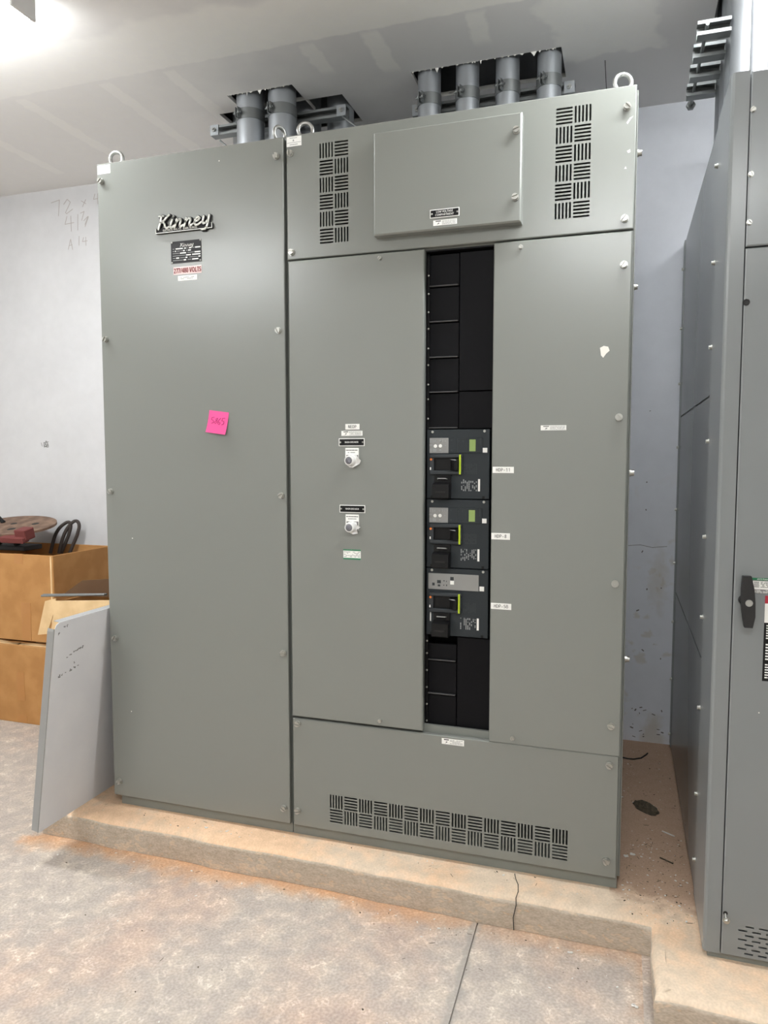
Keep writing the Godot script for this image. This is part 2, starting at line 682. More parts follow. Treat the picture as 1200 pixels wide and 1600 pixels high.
func room() -> void:
	O = Vector3.ZERO
	var X0 := -3.4
	var X1 := 3.6
	var Z1 := 4.3
	# floor
	var fm := std("floor_trowelled", Color.WHITE, 0.75)
	fm.albedo_texture = tex_of(floor_image())
	var fr := mottled("floor_concrete", c8(182, 172, 162), c8(194, 183, 170), 0.55, 0.75, 41)
	var st := mb()
	var jx0 := 0.634
	var jx1 := 0.688
	var uvf := func(p: Vector3) -> Vector2: return Vector2((p.x - NEAR_X0) / (NEAR_X1 - NEAR_X0), (p.z - NEAR_Z0) / (NEAR_Z1 - NEAR_Z0))
	var g := 0.0022
	for side in [[Vector3(NEAR_X0, FLOOR, NEAR_Z0), Vector3(jx0 - g, FLOOR, NEAR_Z0), Vector3(jx1 - g, FLOOR, NEAR_Z1), Vector3(NEAR_X0, FLOOR, NEAR_Z1)], [Vector3(jx0 + g, FLOOR, NEAR_Z0), Vector3(NEAR_X1, FLOOR, NEAR_Z0), Vector3(NEAR_X1, FLOOR, NEAR_Z1), Vector3(jx1 + g, FLOOR, NEAR_Z1)]]:
		quad(st, side[0], side[1], side[2], side[3], Vector3.UP, [uvf.call(side[0]), uvf.call(side[1]), uvf.call(side[2]), uvf.call(side[3])])
	# the saw joint is a real groove
	var gd := Vector3(0, -0.008, 0)
	var ga := Vector3(jx0 - g, FLOOR, NEAR_Z0)
	var gb := Vector3(jx0 + g, FLOOR, NEAR_Z0)
	var gc := Vector3(jx1 + g, FLOOR, NEAR_Z1)
	var ge := Vector3(jx1 - g, FLOOR, NEAR_Z1)
	quad(st, ga + gd, gb + gd, gc + gd, ge + gd, Vector3.UP, [uvf.call(ga), uvf.call(gb), uvf.call(gc), uvf.call(ge)])
	quad(st, ga, ga + gd, ge + gd, ge, Vector3.RIGHT, [uvf.call(ga), uvf.call(ga), uvf.call(ge), uvf.call(ge)])
	quad(st, gb, gb + gd, gc + gd, gc, Vector3.LEFT, [uvf.call(gb), uvf.call(gb), uvf.call(gc), uvf.call(gc)])
	var fl := struct("floor", st, fm, "mottled cream and grey concrete floor with a saw joint", "floor")
	st = mb()
	bx(st, Vector3(X0, FLOOR - 0.12, BACK), Vector3(NEAR_X0, FLOOR, Z1))
	bx(st, Vector3(NEAR_X1, FLOOR - 0.12, BACK), Vector3(X1, FLOOR, Z1))
	bx(st, Vector3(NEAR_X0, FLOOR - 0.12, NEAR_Z1), Vector3(NEAR_X1, FLOOR, Z1))
	bx(st, Vector3(NEAR_X0, FLOOR - 0.12, BACK), Vector3(NEAR_X1, FLOOR - 0.03, NEAR_Z1))
	part(fl, "slab", st, fr)
	# ceiling with the three openings cut for conduit
	var cm := std("ceiling_board", Color.WHITE, 0.9)
	cm.albedo_texture = tex_of(ceiling_image())
	var cf := std("ceiling_plain", c8(226, 223, 218), 0.9)
	st = mb()
	var holes := [Rect2(-0.545, -0.99, 0.293, 0.39), Rect2(-0.66, -0.99, 0.57, 0.255), Rect2(0.225, -0.88, 0.568, 0.222), Rect2(1.3, -0.78, 0.34, 0.86)]
	var xs := [-2.6, 1.7]
	var zs := [-1.24, 0.6]
	for q in holes:
		xs.append_array([q.position.x, q.end.x])
		zs.append_array([q.position.y, q.end.y])
	xs = uniq(xs)
	zs = uniq(zs)
	for i in xs.size() - 1:
		for j in zs.size() - 1:
			var c := Vector2((xs[i] + xs[i + 1]) / 2, (zs[j] + zs[j + 1]) / 2)
			var cut := false
			for q in holes:
				cut = cut or q.has_point(c)
			if cut:
				continue
			var cs := [Vector3(xs[i], CEIL, zs[j]), Vector3(xs[i + 1], CEIL, zs[j]), Vector3(xs[i + 1], CEIL, zs[j + 1]), Vector3(xs[i], CEIL, zs[j + 1])]
			var uv := []
			for p in cs:
				uv.append(Vector2((p.x + 2.6) / 4.3, (p.z + 1.24) / 1.84))
			quad(st, cs[0], cs[1], cs[2], cs[3], Vector3.DOWN, uv)
			var up := Vector3(0, 0.016, 0)
			quad(st, cs[0] + up, cs[1] + up, cs[2] + up, cs[3] + up, Vector3.UP, uv)
	var ce := struct("ceiling", st, cm, "grey plasterboard ceiling with pale filler streaks and openings cut for conduit", "ceiling")
	st = mb()
	bx(st, Vector3(X0, CEIL, BACK - 0.01), Vector3(-2.6, CEIL + 0.016, Z1))
	bx(st, Vector3(1.7, CEIL, BACK - 0.01), Vector3(X1, CEIL + 0.016, Z1))
	bx(st, Vector3(-2.6, CEIL, 0.6), Vector3(1.7, CEIL + 0.016, Z1))
	part(ce, "ceiling_board", st, cf)
	# torn board edges round the openings
	st = mb()
	for q in [[holes[0], [0, 1, 3]], [holes[1], [0, 1, 2, 3]], [holes[2], [0, 1, 2, 3]], [holes[3], [0, 1, 2, 3]]]:
		var r: Rect2 = q[0]
		for s in q[1]:
			var p0: Vector2 = [r.position, Vector2(r.end.x, r.position.y), r.end, Vector2(r.position.x, r.end.y)][s]
			var p1: Vector2 = [Vector2(r.end.x, r.position.y), r.end, Vector2(r.position.x, r.end.y), r.position][s]
			quad_away(st, Vector3(p0.x, CEIL, p0.y), Vector3(p1.x, CEIL, p1.y), Vector3(p1.x, CEIL + 0.016, p1.y), Vector3(p0.x, CEIL + 0.016, p0.y), Vector3(99, 0, 0))
	part(ce, "board_edge", st, M.plaster)
	st = mb()
	for q in [[0.225, 0.793, -0.658], [-0.545, -0.252, -0.6]]:
		var x: float = q[0]
		while x < q[1] - 0.02:
			var wd := rng.randf_range(0.006, 0.03)
			var hh := rng.randf_range(0.002, 0.006) if rng.randf() < 0.85 else rng.randf_range(0.012, 0.022)
			prism(st, PackedVector2Array([Vector2(x, CEIL + 0.004), Vector2(x + wd, CEIL + 0.004), Vector2(x + wd * 0.55, CEIL - hh)]), q[2] - 0.001, q[2] + 0.001)
			x += wd * rng.randf_range(0.7, 1.6)
	part(ce, "torn_paper", st, M.plaster)
	st = mb()
	bx(st, Vector3(0.94, CEIL - 0.0008, -1.23), Vector3(0.9425, CEIL + 0.002, -0.8))
	part(ce, "board_joint", st, M.slot)
	# closed box added over the ceiling openings to keep light out
	st = mb()
	bx(st, Vector3(X0, CEIL + 1.5, BACK - 0.1), Vector3(X1, CEIL + 1.6, Z1))
	bx(st, Vector3(X0, CEIL + 0.016, BACK - 0.1), Vector3(X1, CEIL + 1.5, BACK - 0.01))
	bx(st, Vector3(X0, CEIL + 0.016, 0.7), Vector3(X1, CEIL + 1.5, 0.8))
	bx(st, Vector3(X0, CEIL + 0.016, -1.2), Vector3(X0 + 0.1, CEIL + 1.5, 0.7))
	bx(st, Vector3(X1 - 0.1, CEIL + 0.016, -1.2), Vector3(X1, CEIL + 1.5, 0.7))
	struct("added_plenum_1", st, M.plenum_box, "closed box added above the plasterboard ceiling to keep its openings dark", "added box")
	# walls
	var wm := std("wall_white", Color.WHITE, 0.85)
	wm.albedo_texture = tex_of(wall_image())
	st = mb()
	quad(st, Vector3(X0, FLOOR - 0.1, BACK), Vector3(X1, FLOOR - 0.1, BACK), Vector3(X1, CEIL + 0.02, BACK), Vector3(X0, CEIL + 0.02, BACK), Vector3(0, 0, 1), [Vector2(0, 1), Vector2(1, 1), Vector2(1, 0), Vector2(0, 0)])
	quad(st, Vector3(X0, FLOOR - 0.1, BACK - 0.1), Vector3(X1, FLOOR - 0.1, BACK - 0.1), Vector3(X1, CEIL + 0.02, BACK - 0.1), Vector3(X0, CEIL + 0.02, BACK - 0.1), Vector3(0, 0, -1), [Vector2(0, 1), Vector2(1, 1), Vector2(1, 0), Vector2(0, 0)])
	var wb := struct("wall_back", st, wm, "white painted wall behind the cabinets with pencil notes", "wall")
	wall_marks(wb)
	var plain := std("wall_plain", c8(224, 223, 221), 0.85)
	st = mb()
	bx(st, Vector3(X0 - 0.1, FLOOR, BACK - 0.1), Vector3(X0, CEIL, Z1))
	struct("wall_left", st, plain, "white side wall beyond the cardboard boxes", "wall")
	st = mb()
	bx(st, Vector3(X1, FLOOR, BACK - 0.1), Vector3(X1 + 0.1, CEIL, Z1))
	struct("wall_right", st, plain, "white side wall beyond the grey transfer cabinet", "wall")
	st = mb()
	bx(st, Vector3(X0 - 0.1, FLOOR, Z1), Vector3(X1 + 0.1, CEIL, Z1 + 0.1))
	struct("wall_front", st, plain, "white wall facing the switchboard across the aisle", "wall")

func wall_marks(wb: Node) -> void:
	var z := BACK + 0.0004
	var s := func(cx: float, cy: float, sc: float, lines: Array) -> Array:
		var out := []
		for l in lines:
			var r := []
			for p in l:
				r.append(Vector2(cx, cy) + p * sc)
			out.append(r)
		return out
	var V := func(x: float, y: float) -> Vector2: return Vector2(x, y)
	var seven := [[V.call(-0.5, 0.75), V.call(0.35, 0.9), V.call(0.2, -0.4)]]
	var two := [[V.call(-0.35, 0.6), V.call(0.0, 0.95), V.call(0.3, 0.7), V.call(-0.2, -0.05), V.call(-0.1, -0.15), V.call(0.5, 0.15)]]
	var ex := [[V.call(-0.35, 0.4), V.call(0.3, 0.0)], [V.call(0.3, 0.5), V.call(-0.2, -0.3)]]
	var four := [[V.call(-0.2, 0.8), V.call(-0.4, 0.25), V.call(0.4, 0.3)], [V.call(0.15, 0.8), V.call(0.15, -0.3)]]
	var one := [[V.call(0.05, 0.9), V.call(0.0, -0.3)]]
	var half := [[V.call(-0.2, 0.9), V.call(0.15, 1.0), V.call(-0.1, 0.35)], [V.call(0.1, 0.3), V.call(0.5, 0.6), V.call(0.2, 0.0)], [V.call(0.55, 0.55), V.call(0.2, -0.15)]]
	var aa := [[V.call(-0.4, -0.3), V.call(0.0, 0.9), V.call(0.25, -0.35)], [V.call(-0.25, 0.15), V.call(0.2, 0.2)]]
	var bits := [
		[-1.985, 2.64, 0.065, seven], [-1.91, 2.63, 0.07, two], [-1.8, 2.66, 0.045, ex], [-1.715, 2.665, 0.05, four], [-1.58, 2.69, 0.05, aa],
		[-1.9, 2.545, 0.075, four], [-1.845, 2.545, 0.07, one], [-1.81, 2.55, 0.07, half], [-1.895, 2.44, 0.045, aa], [-1.84, 2.455, 0.04, one], [-1.8, 2.45, 0.04, four]]
	for b in bits:
		var st := mb()
		strokes(st, s.call(b[0], b[1], b[2], b[3]), 0.0035, z, 0.0008)
		part(wb, "pencil_mark", st, M.pencil)
	var st := mb()
	var l := []
	for i in 14:
		l.append(Vector2(-2.108 + rng.randf_range(-0.02, 0.02), 1.353 + rng.randf_range(-0.02, 0.02)))
	strokes(st, [l, [Vector2(-2.145, 1.36), Vector2(-2.138, 1.34)]], 0.003, z, 0.0008)
	part(wb, "scuff_mark", st, M.scuff)
	st = mb()
	strokes(st, [[Vector2(1.07, 0.885), Vector2(1.12, 0.89), Vector2(1.17, 0.88), Vector2(1.23, 0.887)]], 0.002, z, 0.0008)
	part(wb, "hairline_crack", st, M.scuff)
	st = mb()
	for i in 26:
		var p := Vector2(rng.randf_range(1.07, 1.24), rng.randf_range(0.02, 0.16) if i < 16 else rng.randf_range(0.2, 1.5))
		var q := p + Vector2(rng.randf_range(-0.012, 0.012), rng.randf_range(-0.006, 0.006))
		strokes(st, [[p, q]], rng.randf_range(0.003, 0.006), z, 0.0008)
	part(wb, "dirt_fleck", st, M.scuff)

func pad() -> void:
	O = Vector3.ZERO
	var w := 1024
	var h := 690
	var a := nbytes(noise(51, 0.008, 4), w, h)
	var b := nbytes(noise(52, 0.04, 4), w, h)
	var f := nbytes(noise(53, 0.3, 2), w, h)
	var out := PackedByteArray()
	out.resize(w * h * 3)
	var k := 0
	for j in h:
		var z := -1.25 + 1.7 * (j + 0.5) / h
		for i in w:
			var x := -0.95 + 2.5 * (i + 0.5) / w
			var na := a[k] / 255.0
			var nb := b[k] / 255.0
			var nf := f[k] / 255.0
			# cement, with red clay dust trodden over the front left half and between the cabinets
			var o := sst(0.3, 0.75, na * 0.5 + nb * 0.3 + 0.32 * (1.0 - sst(-0.2, 0.9, x)))
			if x > 1.04 and z < 0.0:
				o = maxf(o, 0.5)
			var t := (nb - 0.5) * 22.0 + (nf - 0.5) * 22.0
			var r := lerpf(212.0, 219.0, o) + t
			var g := lerpf(193.0, 185.0, o) + t
			var bl := lerpf(170.0, 152.0, o) + t
			# darker brown tone between the two cabinets, up to a ragged edge
			if x > 1.03:
				var gap_brown := (1.0 - sst(-0.06, 0.06, z + (nb - 0.5) * 0.1 - (x - 1.05) * 0.25)) * (0.75 + 0.35 * nb)
				r = lerpf(r, 172.0 + t, gap_brown)
				g = lerpf(g, 144.0 + t, gap_brown)
				bl = lerpf(bl, 122.0 + t, gap_brown)
			out[k * 3] = int(clampf(r, 0, 255))
			out[k * 3 + 1] = int(clampf(g, 0, 255))
			out[k * 3 + 2] = int(clampf(bl, 0, 255))
			k += 1
	var top := std("pad_top", Color.WHITE, 0.85)
	top.albedo_texture = tex_of(Image.create_from_data(w, h, false, Image.FORMAT_RGB8, out))
	# face of the pad: length along u, height along v
	w = 1024
	h = 64
	a = nbytes(noise(54, 0.02, 4), w, h)
	b = nbytes(noise(55, 0.08, 4), w, h)
	var f2 := nbytes(noise(57, 0.28, 3), w, h)
	out = PackedByteArray()
	out.resize(w * h * 3)
	k = 0
	for j in h:
		for i in w:
			var na := a[k] / 255.0
			var nb := b[k] / 255.0
			# the same cement and clay dust as the top; bare brushed cement shows through in ragged patches
			var o := sst(0.35, 0.7, na)
			var t := (nb - 0.5) * 26.0 + (f2[k] / 255.0 - 0.5) * 34.0
			var bare := sst(0.33, 0.43, nb * 0.5 + na * 0.5) * 0.9
			var r := lerpf(lerpf(208.0, 216.0, o), 180.0, bare) + t
			var g := lerpf(lerpf(190.0, 183.0, o), 169.0, bare) + t
			var bl := lerpf(lerpf(168.0, 150.0, o), 154.0, bare) + t
			out[k * 3] = int(clampf(r, 0, 255))
			out[k * 3 + 1] = int(clampf(g, 0, 255))
			out[k * 3 + 2] = int(clampf(bl, 0, 255))
			k += 1
	var face := std("pad_face", Color.WHITE, 0.9)
	face.albedo_texture = tex_of(Image.create_from_data(w, h, false, Image.FORMAT_RGB8, out))
	# outline with slight waviness
	var key := [Vector2(-0.96, BACK), Vector2(-0.96, 0.105), Vector2(1.14, 0.127), Vector2(1.137, 0.415), Vector2(2.55, 0.44)]
	var nz := noise(56, 3.0, 3)
	var path := []
	var segs := []
	for i in key.size() - 1:
		var d: Vector2 = key[i + 1] - key[i]
		var m := int(d.length() / 0.04) + 1
		for q in m:
			var p: Vector2 = key[i] + d * q / m
			if q > 0:
				p += d.normalized().orthogonal() * nz.get_noise_2d(p.x, p.y) * 0.012
			path.append(p)
			segs.append(i)
	path.append(key[-1])
	var prof := [[-0.036, 0.0], [-0.02, -0.0015], [-0.01, -0.005], [-0.003, -0.012], [0.0, -0.021], [-0.006, -0.1]]
	var outs := []
	for i in path.size():
		var d0: Vector2 = (path[i] - path[maxi(i - 1, 0)]).normalized()
		var d1: Vector2 = (path[mini(i + 1, path.size() - 1)] - path[i]).normalized()
		if i == 0:
			d0 = d1
		if i == path.size() - 1:
			d1 = d0
		var n0 := Vector2(-d0.y, d0.x)
		var n1 := Vector2(-d1.y, d1.x)
		outs.append((n0 + n1) / maxf(0.5, 1.0 + n0.dot(n1)))
	var st := mb()
	var st_top := mb()
	var run := 0.0
	for i in path.size() - 1:
		var seg: float = (path[i + 1] - path[i]).length()
		for q in prof.size() - 1:
			var ps := []
			var ns := []
			var us := []
			for e in [[i, q], [i + 1, q], [i + 1, q + 1], [i, q + 1]]:
				var c: Vector2 = path[e[0]] + outs[e[0]] * prof[e[1]][0]
				ps.append(Vector3(c.x, prof[e[1]][1], c.y))
				var lo: Array = prof[maxi(e[1] - 1, 0)]
				var hi: Array = prof[mini(e[1] + 1, prof.size() - 1)]
				var fl := Vector2(-(hi[1] - lo[1]), hi[0] - lo[0]).normalized()
				var on: Vector2 = outs[e[0]].normalized()
				ns.append(Vector3(on.x * fl.x, fl.y, on.y * fl.x).normalized())
				us.append(Vector2((c.x + 0.95) / 2.5, (c.y + 1.25) / 1.7) if q < 3 else Vector2((run + (seg if e[0] > i else 0.0)) / 3.2, clampf(-prof[e[1]][1] / 0.1, 0.01, 0.99)))
			tri3(st_top if q < 3 else st, [ps[0], ps[1], ps[2]], [ns[0], ns[1], ns[2]], [us[0], us[1], us[2]])
			tri3(st_top if q < 3 else st, [ps[0], ps[2], ps[3]], [ns[0], ns[2], ns[3]], [us[0], us[2], us[3]])
		run += seg
	var o := struct("concrete_pad", st, face, "low concrete housekeeping pad with rounded edge under both cabinets", "concrete pad")
	st = st_top
	var xc: float = path[segs.find(3)].x - prof[0][0]
	for i in path.size() - 1:
		if segs[i] != 1 and segs[i] != 3:
			continue
		var p: Vector2 = path[i] + outs[i] * prof[0][0]
		var q: Vector2 = path[i + 1] + outs[i + 1] * prof[0][0]
		if segs[i] == 1:
			p.x = minf(p.x, xc)
			q.x = minf(q.x, xc)
		elif i == segs.find(3):
			p.x = xc
		if q.x - p.x < 1e-5:
			continue
		var cs := [Vector3(p.x, 0, p.y), Vector3(q.x, 0, q.y), Vector3(q.x, 0, BACK), Vector3(p.x, 0, BACK)]
		var us := []
		for c in cs:
			us.append(Vector2((c.x + 0.95) / 2.5, (c.z + 1.25) / 1.7))
		quad(st, cs[0], cs[1], cs[2], cs[3], Vector3.UP, us)
	part(o, "pad_top", st, top)
	# crack across the pad below the switchboard
	st = mb()
	var cr := [Vector3(0.752, 0.0004, 0.0), Vector3(0.76, 0.0004, 0.03), Vector3(0.77, 0.0004, 0.055), Vector3(0.775, 0.0004, 0.09), Vector3(0.772, -0.004, 0.1165), Vector3(0.774, -0.02, 0.127), Vector3(0.766, -0.06, 0.125), Vector3(0.768, -0.099, 0.1225)]
	tube(st, cr, 0.0013, 5)
	part(o, "hairline_crack", st, M.slot)

# ---------------------------------------------------------------- switchboard
var screw_mesh: ArrayMesh
var small_screw: ArrayMesh

func make_screw(r: float, h: float) -> ArrayMesh:
	O = Vector3.ZERO
	var st := mb()
	lathe(st, Vector3.ZERO, Vector3(0, 0, 1), [[0.0, r], [h * 0.35, r], [h * 0.35, r * 0.82], [h * 0.6, r * 0.82], [h * 0.6, 0.0]], 14)
	for s in [-1, 1]:
		var d := PackedVector2Array()
		for i in 9:
			var t := lerpf(-72.0, 72.0, i / 8.0)
			d.append(Vector2(cos(deg_to_rad(t)) * r * 0.82 * s, sin(deg_to_rad(t)) * r * 0.82))
		prism(st, d, h * 0.6, h)
	return st.commit()

func screw(parent: Node, p: Vector3, small := false, turn := -99.0, axis := Vector3(0, 0, 1)) -> void:
	var b := Basis(Vector3(0, 0, 1), rng.randf_range(0, PI) if turn == -99.0 else turn)
	if axis == Vector3.RIGHT:
		b = Basis(Vector3.UP, PI / 2) * b
	if axis == Vector3.LEFT:
		b = Basis(Vector3.UP, -PI / 2) * b
	part_mesh(parent, "screw", small_screw if small else screw_mesh, M.screw, Transform3D(b, p))

func plate(parent: Node, called: String, r: Rect2, z: float, mat: Material, d := 0.0006, label := "") -> MeshInstance3D:
	var st := mb()
	bx(st, Vector3(r.position.x, r.position.y, z), Vector3(r.end.x, r.end.y, z + d), d * 0.3)
	return part(parent, called, st, mat, label)

func lines_of_print(parent: Node, called: String, r: Rect2, z: float, mat: Material, rows: int, fill := 0.6, upright := false) -> void:
	var st := mb()
	for j in rows:
		var t := 0.0
		while t < 0.97:
			var l := rng.randf_range(0.06, 0.2)
			if rng.randf() < fill + 0.2:
				var e := minf(t + l * 0.85, 1.0)
				if upright:
					var w := r.size.x / rows
					var x := r.position.x + w * j
					bx(st, Vector3(x + w * 0.2, r.position.y + r.size.y * t, z), Vector3(x + w * 0.72, r.position.y + r.size.y * e, z + 0.0002))
				else:
					var h := r.size.y / rows
					var y := r.position.y + h * j
					bx(st, Vector3(r.position.x + r.size.x * t, y + h * 0.25, z), Vector3(r.position.x + r.size.x * e, y + h * 0.72, z + 0.0002))
			t += l
	part(parent, called, st, mat)

# small white hazard sticker: a heading, a lightning bolt and lines of small print
func danger_label(parent: Node, r: Rect2, z: float) -> void:
	var l := plate(parent, "hazard_label", r, z, M.white, 0.0005, "white hazard sticker with lightning bolt")
	var zt := z + 0.0005
	var w := r.size.x
	var h := r.size.y
	var p := r.position
	lines_of_print(l, "small_print", Rect2(p.x + w * 0.37, p.y + h * 0.1, w * 0.58, h * 0.8), zt, M.print_grey, 4, 0.75)
	var st := mb()
	bx(st, Vector3(p.x + w * 0.1, p.y + h * 0.72, zt), Vector3(p.x + w * 0.33, p.y + h * 0.88, zt + 0.0003))
	var b := PackedVector2Array([Vector2(0.26, 0.62), Vector2(0.17, 0.34), Vector2(0.22, 0.36), Vector2(0.14, 0.06), Vector2(0.28, 0.44), Vector2(0.22, 0.42)])
	for i in b.size():
		b[i] = p + b[i] * r.size
	prism(st, b, zt, zt + 0.0003)
	part(l, "lightning_bolt", st, M.ink)

# engraved black plate with white rim and two rivets
func black_plate(parent: Node, r: Rect2, z: float, lines: Array, cap: float) -> void:
	var l := plate(parent, "engraved_plate", r, z, M.white, 0.0012, "black engraved plate with white rim")
	plate(l, "engraved_face", r.grow(-0.0022), z + 0.001, M.black, 0.0006)
	var c := r.get_center()
	for i in lines.size():
		text(l, lines[i], cap, Vector3(c.x, c.y + (float(lines.size() - 1) / 2 - i) * cap * 1.55, z + 0.0019), M.white)
	for s in [-1, 1]:
		var st := mb()
		lathe(st, Vector3(c.x + s * (r.size.x / 2 - 0.006), c.y, z + 0.0014), Vector3(0, 0, 1), [[0, 0.0028], [0.001, 0.0024], [0.0016, 0.0]], 10)
		part(l, "rivet", st, M.screw)

func eye_bolt(parent: Node, x: float, z: float, y0: float, turn: float) -> void:
	var st := mb()
	var b := Basis(Vector3.UP, turn)
	var c := Vector3(x, y0 + 0.042, z)
	var ring := []
	for i in 20:
		ring.append(c + b * Vector3(cos(TAU * i / 20), sin(TAU * i / 20), 0) * 0.023)
	tube(st, ring, 0.0065, 9, true)
	lathe(st, Vector3(x, y0, z), Vector3.UP, [[0.0, 0.0], [0.0, 0.016], [0.008, 0.015], [0.014, 0.009], [0.024, 0.007]], 14)
	part(parent, "lifting_eye", st, M.zinc, "zinc lifting eye")

func shell(st: SurfaceTool, lo: Vector3, hi: Vector3, t := 0.003) -> void:
	bx(st, lo, Vector3(lo.x + t, hi.y, hi.z))
	bx(st, Vector3(hi.x - t, lo.y, lo.z), hi)
	bx(st, Vector3(lo.x + t, hi.y - t, lo.z), Vector3(hi.x - t, hi.y, hi.z))
	bx(st, Vector3(lo.x + t, lo.y, lo.z), Vector3(hi.x - t, lo.y + t, hi.z))
	bx(st, Vector3(lo.x + t, lo.y + t, lo.z), Vector3(hi.x - t, hi.y - t, lo.z + t))

const DEPTH := -1.06

func left_section() -> void:
	screw_mesh = make_screw(0.0105, 0.013)
	small_screw = make_screw(0.0065, 0.008)
	var t := thing("switchboard_section", "tall grey switchboard section with one plain full-height door and chrome script emblem", "switchboard", Vector3(-0.36, 0, -0.5))
	var st := mb()
	shell(st, Vector3(-0.713, 0.036, DEPTH), Vector3(-0.0015, 2.28, -0.022))
	# front frame of the cabinet behind the door rim
	bx(st, Vector3(-0.709, 0.04, -0.03), Vector3(-0.67, 2.276, -0.0205))
	bx(st, Vector3(-0.045, 0.04, -0.03), Vector3(-0.005, 2.276, -0.0205))
	part(t, "enclosure", st, M.paint_dark)
	st = mb()
	bx(st, Vector3(-0.695, 0, DEPTH), Vector3(-0.001, 0.036, -0.016), 0.001)
	part(t, "base_channel", st, M.paint_dark)
	st = mb()
	sheet(st, Rect2(-0.715, 0.038, 0.710, 2.248), 0.0, 0.02, [], 0.0025)
	var door := part(t, "door", st, M.paint)
	for s in [[-0.696, 2.226], [-0.028, 2.228], [-0.695, 1.688], [-0.027, 1.684], [-0.691, 1.155], [-0.023, 1.151], [-0.689, 0.625], [-0.022, 0.626], [-0.687, 0.093], [-0.025, 0.092]]:
		screw(door, Vector3(s[0], s[1], 0.0))
	eye_bolt(t, -0.678, -0.06, 2.28, 0.2)
	eye_bolt(t, -0.045, -0.06, 2.28, 1.15)
	emblem(t)
	# rating plate
	var rp := plate(t, "rating_plate", Rect2(-0.4235, 1.926, 0.117, 0.072), 0.0, M.ink, 0.0012, "dark rating plate with white entries")
	var z := 0.0012
	mini_emblem(rp, Vector3(-0.362, 1.9835, z))
	var rows := [[[0.06, 0.12, 0], [0.16, 0.4, 1], [0.44, 0.5, 1], [0.52, 0.56, 0], [0.6, 0.68, 1], [0.7, 0.78, 0], [0.8, 0.97, 1]],
		[[0.06, 0.12, 0], [0.14, 0.17, 1], [0.2, 0.3, 0], [0.32, 0.38, 0], [0.4, 0.46, 1], [0.5, 0.55, 0], [0.57, 0.66, 1]],
		[[0.06, 0.28, 0], [0.3, 0.5, 1], [0.55, 0.76, 0], [0.78, 0.97, 1]],
		[[0.06, 0.48, 0], [0.5, 0.66, 1], [0.7, 0.97, 1]],
		[[0.06, 0.15, 0], [0.17, 0.27, 1], [0.3, 0.46, 0], [0.48, 0.54, 1], [0.6, 0.88, 0], [0.9, 0.97, 1]],
		[[0.06, 0.4, 0], [0.42, 0.5, 1], [0.55, 0.68, 0], [0.7, 0.9, 1]]]
	for q in 2:
		st = mb()
		for j in rows.size():
			var y: float = 1.926 + 0.072 * (0.655 - j * 0.105)
			for e in rows[j]:
				if e[2] == q:
					var hh := 0.0019 if q == 1 else 0.0009
					bx(st, Vector3(-0.4235 + 0.117 * e[0], y - hh, z), Vector3(-0.4235 + 0.117 * e[1], y + hh, z + 0.0003))
		part(rp, "printed_entry", st, M.white if q == 1 else M.print_grey)
	for c in [[-0.42, 1.995], [-0.31, 1.995], [-0.42, 1.929], [-0.311, 1.93]]:
		st = mb()
		lathe(st, Vector3(c[0], c[1], z - 0.0002), Vector3(0, 0, 1), [[0, 0.0032], [0.001, 0.0026], [0.0016, 0.0]], 10)
		part(rp, "rivet", st, M.screw)
	var vl := plate(t, "voltage_label", Rect2(-0.4155, 1.8885, 0.108, 0.0255), 0.0, M.volt_pink, 0.0006, "pale label with dark red voltage lettering")
	text(vl, "277/480 VOLTS", 0.0165, Vector3(-0.3615, 1.9012, 0.0009), M.volt_red, false, 0.66, true)
	var sl := plate(t, "paper_label", Rect2(-0.399, 1.8675, 0.074, 0.017), 0.0, M.white, 0.0005, "small white label with faint print")
	lines_of_print(sl, "small_print", Rect2(-0.388, 1.8715, 0.054, 0.009), 0.0005, M.print_grey, 2, 0.5)
	corner_sticker(t, Rect2(-0.712, 2.251, 0.053, 0.029))
	for q in [[-0.235, 2.24], [-0.607, 0.99], [-0.63, 0.36]]:
		st = mb()
		lathe(st, Vector3(q[0], q[1], 0), Vector3(0, 0, 1), [[0, 0.0018], [0.0004, 0.0018], [0.0004, 0]], 7)
		part(t, "paint_fleck", st, M.chip)

func corner_sticker(parent: Node, r: Rect2) -> void:
	var l := plate(parent, "paper_label", r, 0.0, M.white, 0.0005, "white sticker at the door corner")
	var p := r.position
	lines_of_print(l, "small_print", Rect2(p.x + r.size.x * 0.2, p.y + r.size.y * 0.78, r.size.x * 0.5, r.size.y * 0.13), 0.0005, M.print_grey, 1, 0.9)
	lines_of_print(l, "small_print", Rect2(p.x + r.size.x * 0.2, p.y + r.size.y * 0.1, r.size.x * 0.55, r.size.y * 0.16), 0.0005, M.print_grey, 1, 0.9)
	var st := mb()
	bx(st, Vector3(p.x + 0.002, p.y + r.size.y * 0.36, 0.0005), Vector3(r.end.x - 0.002, p.y + r.size.y * 0.4, 0.0007))
	bx(st, Vector3(p.x + r.size.x * 0.42, p.y + r.size.y * 0.5, 0.0005), Vector3(p.x + r.size.x * 0.5, p.y + r.size.y * 0.68, 0.0007))
	part(l, "print_mark", st, M.print_grey)

